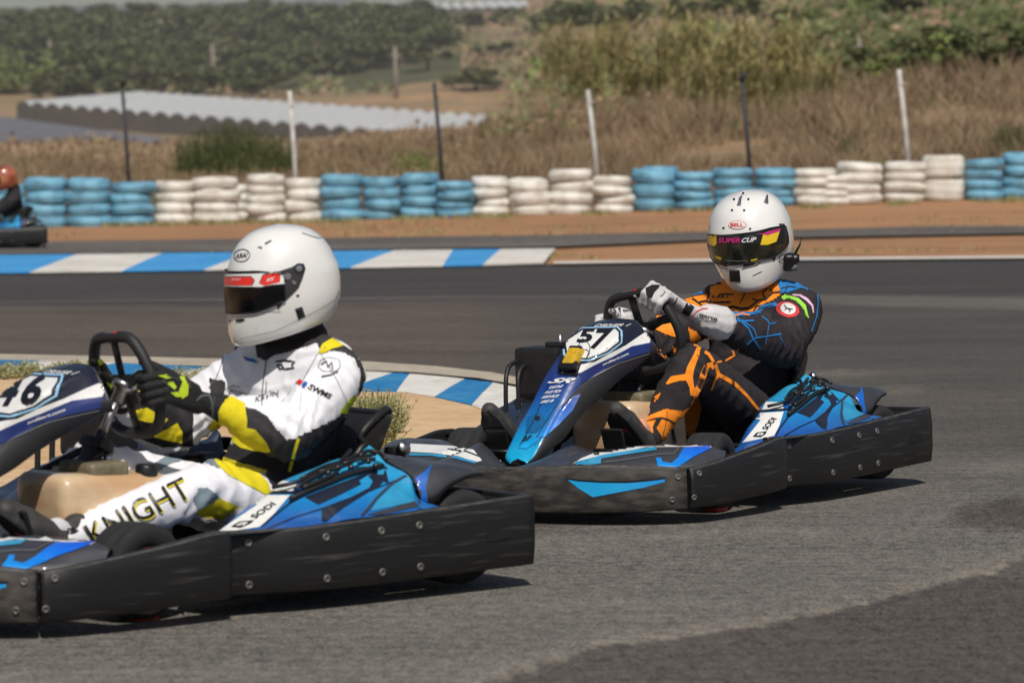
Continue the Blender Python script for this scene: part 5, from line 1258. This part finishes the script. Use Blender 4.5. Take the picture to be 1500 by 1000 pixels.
# ---- greenhouses: rows of arched tunnels
def tunnels(name, px0, px1, D0, D1, ybase0, ybase1, n, label, far=None, mats=('greenhouse_film','greenhouse_end')):
    """front gables run from (px0,D0) to (px1,D1); barrels run away from the camera and to the right"""
    mb = MB(); A = at_depth(px0, ybase0, D0); B = at_depth(px1, ybase1, D1)
    step = (B-A)/n; back = Vector(far); hh = step.length*.5; wallh = 1.9
    for i in range(n):
        p0 = A + step*i; rows = []; m = 8
        for q in (0, .25, .5, .75, 1):
            r = []
            for k in range(m+1):
                t = k/m; o = p0 + step*t + back*q; r.append((o.x, o.y, o.z + wallh + (.85)*math.sin(math.pi*t)))
            rows.append(r)
        mb.grid(rows, 0, True)
        g = rows[0]; bl = [(v[0], v[1], (p0+step*(k/m)).z - 1.5) for k, v in enumerate(g)]
        mb.grid([bl, g], 1, False)
    o = mb.build(name, list(mats)); tag(o, label, 'greenhouse', 'plastic greenhouses'); return o
tunnels('greenhouse', 28, 700, 640, 510, 162, 227, 26, 'long white plastic greenhouse with a row of arched tunnel roofs in the valley', far=(.8, 200, 4.5))
mb = MB(); q = [at_depth(-260,150,620), at_depth(-20,159,560), at_depth(252,199,330), at_depth(235,212,285), at_depth(-260,214,285)]
mb.add(q + [v - Vector((0,0,2.5)) for v in q], [(0,1,2,3,4)] + [(k,(k+1)%5,5+(k+1)%5,5+k) for k in range(5)], 0, False); o = mb.build('net_house', 'shade_cloth'); tag(o, 'low grey net covered greenhouse in front of the white tunnels at the left edge', 'greenhouse')
for (a, b, D, D2, n, lab, ms) in ((-200, 505, 1460, 1420, 14, 'distant grey greenhouse roofs on the ridge above the dark trees', ('shade_cloth','greenhouse_end')), (560, 800, 1440, 1380, 14, 'distant row of dark arched greenhouses on the ridge in the middle', ('greenhouse_film','greenhouse_end'))):
    mb = MB(); A = at_depth(a, 29 if a < 0 else 24, D); B = at_depth(b, 17 if a < 0 else 22, D2); step = (B-A)/n
    for i in range(n):
        rows = []
        for q in (0, 1):
            rows.append([((A+step*(i+k/6)).x, (A+step*(i+k/6)).y + q*120, (A+step*(i+k/6)).z + (3 if a<0 else 2.6) + q*7 + 1.0*math.sin(math.pi*k/6)) for k in range(7)])
        mb.grid(rows, 0, True); mb.grid([[(v[0],v[1],v[2]-5) for v in rows[0]], rows[0]], 1, False)
    tag(mb.build('greenhouse', list(ms)), lab, 'greenhouse', 'plastic greenhouses')

# ---- vegetation
def hit(px, py, lo=52, hi=1800):
    o, d = cam_ray(px, py); prev = None
    for D in np.geomspace(lo, hi, 400):
        p = o + d*(D/d.y)
        if p.z < land(p.x, p.y): return p
    return p
def crown_mesh(seed, mats, leaf=.055, n=900, shape='round'):
    """unit-sized crown: leaf clumps spread through several lobes"""
    rnd = random.Random(seed); mb = MB(); lobes = []
    for k in range(rnd.randint(6, 9)):
        a = rnd.uniform(0, 6.28); r = rnd.uniform(.05, .36); lobes.append((Vector((r*math.cos(a), r*math.sin(a), rnd.uniform(.28, .78))), rnd.uniform(.14, .26)))
    for i in range(n):
        c, r = rnd.choice(lobes); v = Vector((rnd.gauss(0,1), rnd.gauss(0,1), rnd.gauss(0,1))).normalized() * r * rnd.uniform(.55, 1.08)
        p = c + v; s = leaf * rnd.uniform(.6, 1.5); u = Vector((rnd.gauss(0,1), rnd.gauss(0,1), rnd.gauss(0,.6))).normalized(); w = u.orthogonal().normalized()
        if rnd.random() < .5: w = u.cross(w)
        mb.add([p-u*s, p+w*s*.7, p+u*s, p-w*s*.7], [(0,1,2,3)], 0 if rnd.random() < .6 else 1, False)
    return mb.mesh('crown', mats)
def trunk_mesh(seed):
    rnd = random.Random(seed); mb = MB(); top = Vector((rnd.uniform(-.04,.04), rnd.uniform(-.04,.04), .45)); mb.tube([(0,0,-.05), top*.5+Vector((.02,0,0)), top], [.035,.026,.014], 0, 7)
    for k in range(4):
        a = k*1.6+rnd.random(); mb.tube([top*(.45+.12*k), top*.7+Vector((.2*math.cos(a), .2*math.sin(a), .2))], [.014,.005], 0, 5)
    return mb.mesh('trunk', ['bark'])
TR = [trunk_mesh(i) for i in range(3)]
CR = {'dark': [crown_mesh(i, ['leaf_dark','leaf_olive']) for i in range(5)], 'olive': [crown_mesh(20+i, ['leaf_olive','leaf_dark']) for i in range(4)], 'light': [crown_mesh(40+i, ['leaf_light','leaf_olive']) for i in range(3)]}
trees = 0
def tree(px, py, hpx, wpx, kind, label, group=None, name='tree', cat='tree'):
    global trees; p = hit(px, py); s = hpx/F_PX*p.y; w = wpx/F_PX*p.y*1.1; i = trees; trees += 1
    e = empty(name, Matrix.Translation((p.x, p.y, land(p.x, p.y)))); tag(e, label, cat, group)
    for nm, me in (('crown', CR[kind][i % len(CR[kind])]), ('trunk', TR[i % 3])):
        o = bpy.data.objects.new(nm, me); C.objects.link(o); o.parent = e; o.scale = (w, w, s*1.06); o.rotation_euler = (0, 0, (i*2.4) % 6.28)
    return e
rnd = random.Random(5)
def edge_top(px): return float(np.interp(px, [-80, 60, 200, 330, 640], [34, 20, 17, 12, 8]))
row = 0
for py in (138, 130, 121, 111, 100, 88, 75, 62, 50, 40, 33):
    x = -60 + (row % 2)*22; row += 1
    while x < 655:
        lim = 400 if py > 126 else 440 if py > 118 else (520 if py > 108 else 660)
        if x < lim:
            kind = rnd.choice(['dark','dark','olive']) if x > 60 or py < 100 else 'light'; h = rnd.uniform(34, 46) if py > 60 else rnd.uniform(26, 36); h = min(h, py - edge_top(x) + 14)
            tree(x, py - (6 if x > 420 and py > 100 else 0) + rnd.uniform(-5,5), h*rnd.uniform(.8,1.2), rnd.uniform(44, 84), kind, {'dark': 'dark green round tree in the dense wood beyond the greenhouse', 'olive': 'grey olive tree in the dense wood beyond the greenhouse', 'light': 'lighter green tree at the left end of the wood'}[kind], {'dark':'dark trees of the wood','olive':'olive trees of the wood','light':'light trees of the wood'}[kind])
        x += rnd.uniform(22, 52)
for t in ((600,84,62,74,'dark','big dark tree at the right end of the wood'),(566,92,40,60,'olive','grey green tree left of the big dark one at the end of the wood'),(640,66,50,56,'dark','dark tree on the slope right of the wood'),
          (712,84,18,46,'dark','low dark bush on the sandy slope, the left of two'),(752,82,20,52,'dark','low dark bush on the sandy slope, the right of two'),(700,136,34,84,'olive','spreading grey green bush on the open slope above the greenhouse end'),
          (668,128,20,40,'light','small light bush beside the spreading bush'),(690,44,26,60,'olive','olive bush high on the middle slope'),(740,38,24,60,'dark','dark bush under the far greenhouses'),(802,60,44,50,'olive','olive tree left of the reeds'),(840,52,48,70,'dark','dark tree behind the left reeds'),
          (885,50,50,64,'dark','dark tree behind the middle reeds, left one'),(940,46,44,70,'dark','dark tree behind the middle reeds, right one'),(1000,44,44,60,'olive','olive tree behind the reeds near the helmet'),(1062,30,36,70,'dark','dark bush above the right reeds'),(1100,36,34,54,'olive','olive bush above the right reeds'),
          (1150,60,40,56,'olive','pale bush right of the reeds'),(1190,46,36,60,'light','light green bush on the slope near the upper right track')):
    tree(*t)
tree(1308, 32, 40, 105, 'dark', 'wide dark tree standing alone on the orange slope at the upper right')
for k, (x, py, h, w, kd) in enumerate(((1262,128,54,64,'dark'),(1300,132,60,66,'light'),(1345,128,66,70,'dark'),(1390,126,72,76,'light'),(1440,124,70,78,'dark'),(1490,122,74,80,'dark'),(1545,122,76,84,'light'),(1320,104,44,60,'dark'),(1375,98,52,70,'olive'),(1430,92,50,70,'dark'),(1482,88,48,70,'olive'),(1260,98,30,40,'olive'))):
    tree(x, py, h, w, kd, f'{dict(dark="dark green",light="bright green",olive="olive grey")[kd]} leafy tree {"in front row" if k < 7 else "in second row"} of right hand grove, {ORD[(k if k < 7 else k-7) % 6] if k != 6 else "last"} from the left', 'trees of the right hand grove')

def blades(mb, p, n, h, spread, rnd, w=.02, m=0, lean=.35, seg=2):
    for i in range(n):
        a = rnd.uniform(0, 6.28); r = spread*math.sqrt(rnd.random()); b = Vector((p[0]+r*math.cos(a), p[1]+r*math.sin(a), p[2])); hh = h*rnd.uniform(.5, 1.15); l = Vector((rnd.gauss(0, lean), rnd.gauss(0, lean), 1)).normalized()
        s = Vector((-math.sin(a*3), math.cos(a*3), 0))*w*rnd.uniform(.6, 1.4); t = b + l*hh + Vector((rnd.gauss(0,.12)*hh, 0, -abs(rnd.gauss(0,.1))*hh)); mid = b + l*hh*.55
        mb.add([b-s, b+s, mid+s*.8, mid-s*.8, t], [(0,1,2,3),(3,2,4)], m, False)
def reed_mesh(seed):
    rnd = random.Random(seed); mb = MB()
    for k in range(70):
        a = rnd.uniform(0, 6.28); r = .35*math.sqrt(rnd.random()); b = Vector((r*math.cos(a), r*math.sin(a), 0)); t = b + Vector((rnd.gauss(0,.1), rnd.gauss(0,.1), rnd.uniform(.6,1.0)))
        mb.tube([b, t], [.006,.003], 1, 4, caps=False)
        for j in range(9):
            q = b.lerp(t, rnd.uniform(.3, 1)); a2 = rnd.uniform(0,6.28); d = Vector((math.cos(a2)*.13, math.sin(a2)*.13, rnd.uniform(.02,.12))); s = Vector((-d.y, d.x, 0))*.09
            mb.add([q-s, q+s, q+d*.6+s, q+d*.6-s, q+d*1.2-Vector((0,0,.03))], [(0,1,2,3),(3,2,4)], 0 if rnd.random() < .32 else 1, False)
    return mb.mesh('reed_clump', ['leaf_light','reed'])
RD = [reed_mesh(i) for i in range(4)]
reeds = [(822,140,90,60),(860,168,120,70),(905,150,110,70),(945,168,118,76),(990,160,110,74),(1030,170,120,76),(1075,172,124,78),(1120,175,120,80),(1165,170,112,74),(1205,160,96,64),(880,120,80,70),(1010,115,80,80),(1090,118,84,80),(1150,116,76,70)]
for k, (x, py, h, w) in enumerate(reeds):
    h *= 1.14*(1.05, .82, .98, .7, 1.1, .78, 1.0, .86, 1.08, .72, .9, 1.1, .8, 1.0)[k]; w *= .8
    p = hit(x, py); o = bpy.data.objects.new('reed_clump', RD[k % 4]); C.objects.link(o); o.location = (p.x, p.y, land(p.x, p.y)-.1); o.scale = (w/F_PX*p.y*1.5, w/F_PX*p.y*1.5, h/F_PX*p.y*1.05); o.rotation_euler = (0,0,k*1.7)
    tag(o, f'tall green and straw coloured cane clump, {(ORD+["seventh","eighth","ninth","tenth"])[k if k < 10 else k-10]} from the left in the {"front" if k < 10 else "rear"} row', 'reeds', 'cane clumps on the bank')
# shrub of upright green shoots behind the white stacks, smaller ones along the barrier
def shrub(px, py, hpx, wpx, label, m, n=260):
    p = hit(px, py, 57.8, 80); rnd = random.Random(px); mb = MB(); h = hpx/F_PX*p.y; w = wpx/F_PX*p.y/2
    for i in range(n):
        a = rnd.uniform(0, 6.28); r = w*rnd.random()**.7; b = Vector((r*math.cos(a), r*math.sin(a)*.6, 0)); t = b*1.1 + Vector((rnd.gauss(0,.06), rnd.gauss(0,.06), h*rnd.uniform(.5,1.05)*(1-.35*(r/w)**2)))
        for j in range(5):
            q = b.lerp(t, rnd.uniform(.1, 1)); d = Vector((rnd.gauss(0,.05), rnd.gauss(0,.05), .09)); s = Vector((rnd.gauss(0,1), rnd.gauss(0,1), 0)).normalized()*.016; mb.add([q-s, q+s, q+d], [(0,1,2)], 0 if rnd.random() < .6 else 1, False)
        mb.tube([b, t], [.006,.002], 1, 3, caps=False)
    o = mb.build('shrub', m); o.location = (p.x, p.y, land(p.x,p.y)); tag(o, label, 'shrub')
shrub(350, 258, 84, 176, 'bushy green shrub of upright shoots behind the white stacks at the left', ['leaf_dark','leaf_dark'], 900)
shrub(290, 258, 40, 70, 'low olive shrub left of the bushy green one', ['leaf_olive','leaf_light'], 160)
shrub(612, 262, 44, 70, 'yellow green weed behind the middle blue stacks', ['leaf_light','weed'], 130)
shrub(1243, 252, 46, 30, 'small dark green shrub above the right white stacks', ['leaf_dark','leaf_olive'], 120)
shrub(1480, 250, 60, 60, 'dark green shrub at the right edge behind the blue stacks', ['leaf_dark','leaf_olive'], 200)
# dry brush covering the bank: nobody could count it
rnd = random.Random(9); mb = MB()
for i in range(19000):
    D = 58.6*math.exp(rnd.random()**1.2*math.log(150/58.6)); px = rnd.uniform(-300, 1800); x = (px-750)/F_PX*D
    if px < 480 and D > 118: continue
    nz = noise.noise(Vector((x*.35, D*.16, 3))); 
    if nz < -.28: continue
    hgt = (.55 + .5*nz)*(1.15 if px > 700 else .7)*(.6+D/160)
    blades(mb, (x, D, land(x, D)-.05), 6, hgt, .4, rnd, w=.010*(D/60), m=0 if rnd.random() < .93 else 1, lean=.5)
o = mb.build('dry_brush', ['dry','leaf_olive']); o['kind'] = 'stuff'
mb = MB()
for i in range(700):
    px = rnd.uniform(-80, 1580); D = 54.6 + rnd.uniform(-.25,.35) + px/1500*1.8; x = (px-750)/F_PX*D
    if noise.noise(Vector((x*.8, 0, 7))) < -.05: continue
    blades(mb, (x, D, land(x, D)-.01), 6, .13, .14, rnd, w=.008, lean=.5)
for i in range(900):
    D = rnd.choice([rnd.uniform(38.6,41), rnd.uniform(47.5,54)]); px = rnd.uniform(-80,1580); x = (px-750)/F_PX*D
    if noise.noise(Vector((x*.3, D*.3, 2))) < .02: continue
    blades(mb, (x, D, land(x, D)), 5, .07, .2, rnd, w=.008, lean=.6)
o = mb.build('dry_grass', ['weed']); o['kind'] = 'stuff'
# low scrub spread over the far slopes
mb = MB()
for i in range(8500):
    D = 95*math.exp(rnd.random()*math.log(1300/95)); px = rnd.uniform(-60, 1560)
    if px < 735 and 300 < D < 920: continue
    x = (px-750)/F_PX*D; nz = noise.noise(Vector((px*.012, math.log(D)*5, 3)))
    near_ = px < 735 and D < 330
    if nz < (.02 if px < 900 else -.1) and not near_: continue
    s = (.0026*D + .12)*rnd.uniform(.5, 1.4)*(1+nz)*(.55 if near_ else 1); z = land(x, D); mt = 1 if near_ else (0 if rnd.random() < .3+nz else (1 if rnd.random() < .85 else 2)) if px < 1180 or rnd.random() < .3 else 3
    for k in range(16):
        v = Vector((rnd.gauss(0,.9), rnd.gauss(0,.9), abs(rnd.gauss(0,.42))))*s; u = Vector((rnd.gauss(0,1), rnd.gauss(0,1), rnd.gauss(0,1))).normalized()*s*.2; w = u.orthogonal(); p = Vector((x, D, z)) + v
        mb.add([p-u, p+w, p+u, p-w], [(0,1,2,3)], mt, False)
o = mb.build('scrub', ['leaf_olive','dry','leaf_light','leaf_dark']); o['kind'] = 'stuff'
# weeds on the infield sand
def weed(px, py, hpx, wpx, label, n):
    p = gnd(px, py); rnd = random.Random(px*7); mb = MB(); s = F_PX/p.y
    for i in range(n):
        a = rnd.uniform(0,6.28); r = wpx/2/s*rnd.random()**.6; b = Vector((r*math.cos(a), r*math.sin(a)*1.3, 0)); h = hpx/s*rnd.uniform(.35,1.05); t = b*1.35 + Vector((rnd.gauss(0,.03), rnd.gauss(0,.03), h))
        mb.tube([b, b.lerp(t,.5)+Vector((rnd.gauss(0,.01),0,.01)), t], [.0022,.0016,.0008], 1, 4, caps=False)
        for j in range(9):
            q = b.lerp(t, rnd.uniform(.15,1)); d = Vector((rnd.gauss(0,1), rnd.gauss(0,1), rnd.gauss(.4,.6))).normalized()*rnd.uniform(.012,.028); u = d.orthogonal().normalized()*.0045; mb.add([q, q+d*.5+u, q+d, q+d*.5-u], [(0,1,2,3)], rnd.choice([0,0,1]), False)
    o = mb.build('weed_clump', ['leaf_weed','weed']); o.location = (p.x, p.y, .002); tag(o, label, 'weeds', 'weed clumps on the infield sand')
mat('leaf_weed', srgb(118,126,88), .7, noise_amt=1, nscale=30, col2=srgb(150,146,104))
weed(545,655,82,62,'pale green weed clump just behind the seat of the left kart', 260); weed(565,632,52,46,'small outer weed clump right of the one behind the left seat', 120); weed(528,640,60,40,'weed clump nearest the back of the white suited driver', 120)
weed(262,576,42,60,'weed clump on the sand beyond the gloved hand of the white suited driver', 170); weed(222,566,26,44,'low weed clump seen through the left steering wheel', 90); weed(300,572,34,40,'weed clump beside the white suited chest', 90)
weed(12,546,24,56,'grassy weed clump at the left edge beyond the nose of the left kart', 90); weed(66,542,17,50,'low grassy weed clump second from the left edge', 60); weed(112,538,16,34,'small weed clump touching the left steering wheel top', 70)

# the air between here and the ridge
mb = MB(); mb.box((0, 900, 100), (3400, 2300, 206), 0, 0); ha = mb.build('haze', []); m = bpy.data.materials.new('haze_air'); m.use_nodes = True; nt = m.node_tree; nt.nodes.remove(nt.nodes['Principled BSDF'])
pv = nt.nodes.new('ShaderNodeVolumePrincipled'); pv.inputs['Density'].default_value = .00012; pv.inputs['Color'].default_value = (1,.97,.92,1); pv.inputs['Anisotropy'].default_value = .0; nt.links.new(pv.outputs[0], nt.nodes['Material Output'].inputs['Volume']); ha.data.materials.append(m); ha['kind'] = 'stuff'
k57 = kart(P57, ('5','7'), 12, 10, 'racing kart with number 57 on its nose panel and a yellow timing box')
k46 = kart(P46, ('4','6'), 8, 4, 'nearest racing kart, number 46, its nose cut off by the left edge')
d46 = person(P46, J46, 4, (-16, 4, 0, (1.045,1.06,1.165)), ['suit_white','suit_black','suit_yellow','suit_grey','suit_lime','suit_charcoal','print_black','visor_red','strong_blue','print_grey'], ['glove_black','glove_lime','print_grey'], paint46,
    'driver in white, black and yellow suit and white helmet, steering kart 46', 'seated kart drivers', {'L': -2, 'R': 178}, ['visor_dark','print_black','visor_red','sticker_white','helmet_white'], ['helmet_white','dark','helmet_plate','steel','print_black','print_grey'],
    paint_h=paint46h, paint_v=paint46v, paint_g=paint46g, af=1.4, fat=1.08, belly=.07, ankle='sock')
d57 = person(P57, J57, 10, (17, 11, 5, (1.14,1.14,1.19)), ['suit_dark','suit_orange','suit_lblue','suit_patch_red','sticker_white','suit_green','suit_pink','suit_black','skin'], ['glove_white','glove_black','visor_red'], paint57,
    'driver in black and orange patterned suit with white gloves and helmet, in kart 57', 'seated kart drivers', {'L': 48, 'R': 165}, ['visor_smoke','print_black','visor_red','visor_yellow','magenta','sticker_white','print_grey'], ['helmet_white','dark','helmet_plate','visor_red','print_black','print_grey','suit_patch_red'],
    paint_h=paint57h, paint_v=paint57v, paint_g=paint57g, af=1.42, cuff=1.35, fat=1.06, vbot=-.050)
# the third kart, on the perimeter lane at the left edge
P3 = Pose(-5.83, 43.2, 9)
J3 = {k: v.copy() for k, v in J46.items()}; J3['head'].x += .07; J3['neck'].x += .03; J3['head'].z -= .03
k3 = kart(P3, ('4','6'), 0, 0, 'small distant blue kart leaving the frame at the left edge, before the tyres', timing=False)
d3 = person(P3, J3, 0, (0, 6, 0, (1.1,1.1,1.1)), ['suit_black'], ['glove_black'], None, 'distant driver in black suit and red and orange helmet at the left edge', 'seated kart drivers', {'L': 0, 'R': 180}, ['visor_dark','print_black'], ['helmet_red','dark'])
# ------------------------------------------------------------ light and camera
w = bpy.data.worlds.new('World'); bpy.context.scene.world = w; w.use_nodes = True; nt = w.node_tree
sky = nt.nodes.new('ShaderNodeTexSky'); sky.sky_type = 'NISHITA'; sky.sun_disc = False
SUN_EL, SUN_AZ = 52, 172   # degrees; azimuth clockwise from +Y (the view direction)
sky.sun_elevation = R(SUN_EL); sky.sun_rotation = R(SUN_AZ); sky.air_density = 1; sky.dust_density = 1.5
nt.links.new(sky.outputs[0], nt.nodes['Background'].inputs[0]); nt.nodes['Background'].inputs[1].default_value = .06
sl = bpy.data.lights.new('sun', 'SUN'); sl.energy = 4.0; sl.angle = R(.5); sl.color = (1, .94, .86)
so = bpy.data.objects.new('sun', sl); C.objects.link(so)
sd = Vector((math.sin(R(SUN_AZ))*math.cos(R(SUN_EL)), math.cos(R(SUN_AZ))*math.cos(R(SUN_EL)), math.sin(R(SUN_EL))))
so.rotation_euler = sd.to_track_quat('Z', 'Y').to_euler()
cam = bpy.data.cameras.new('camera'); co = bpy.data.objects.new('camera', cam); C.objects.link(co)
cam.sensor_width = 36; cam.lens = F_PX/1500*36; cam.clip_start = .5; cam.clip_end = 6000
co.location = (0, 0, CAM_H)
right = Vector((math.cos(ROLL), 0, 0)); fwd = Vector((0, math.cos(PITCH), -math.sin(PITCH))); up0 = Vector((0, math.sin(PITCH), math.cos(PITCH))); r0 = Vector((1,0,0))
# image x of the world's right axis is cos(roll), its y is -sin(roll)
rx = r0*math.cos(ROLL) - up0*(math.sin(ROLL))*-1*-1; 
rx = r0*math.cos(ROLL) + up0*math.sin(ROLL)*1
upx = -r0*math.sin(ROLL) + up0*math.cos(ROLL)
co.matrix_world = Matrix(((rx.x, upx.x, -fwd.x, 0), (rx.y, upx.y, -fwd.y, 0), (rx.z, upx.z, -fwd.z, CAM_H), (0,0,0,1)))
cam.dof.use_dof = True; cam.dof.focus_distance = 13.2; cam.dof.aperture_fstop = 5.4
sc = bpy.context.scene; sc.camera = co
sc.view_settings.view_transform = 'Standard'; sc.view_settings.look = 'None'; sc.view_settings.exposure = 0; sc.view_settings.gamma = 1
sc.cycles.use_denoising = True; sc.cycles.max_bounces = 6
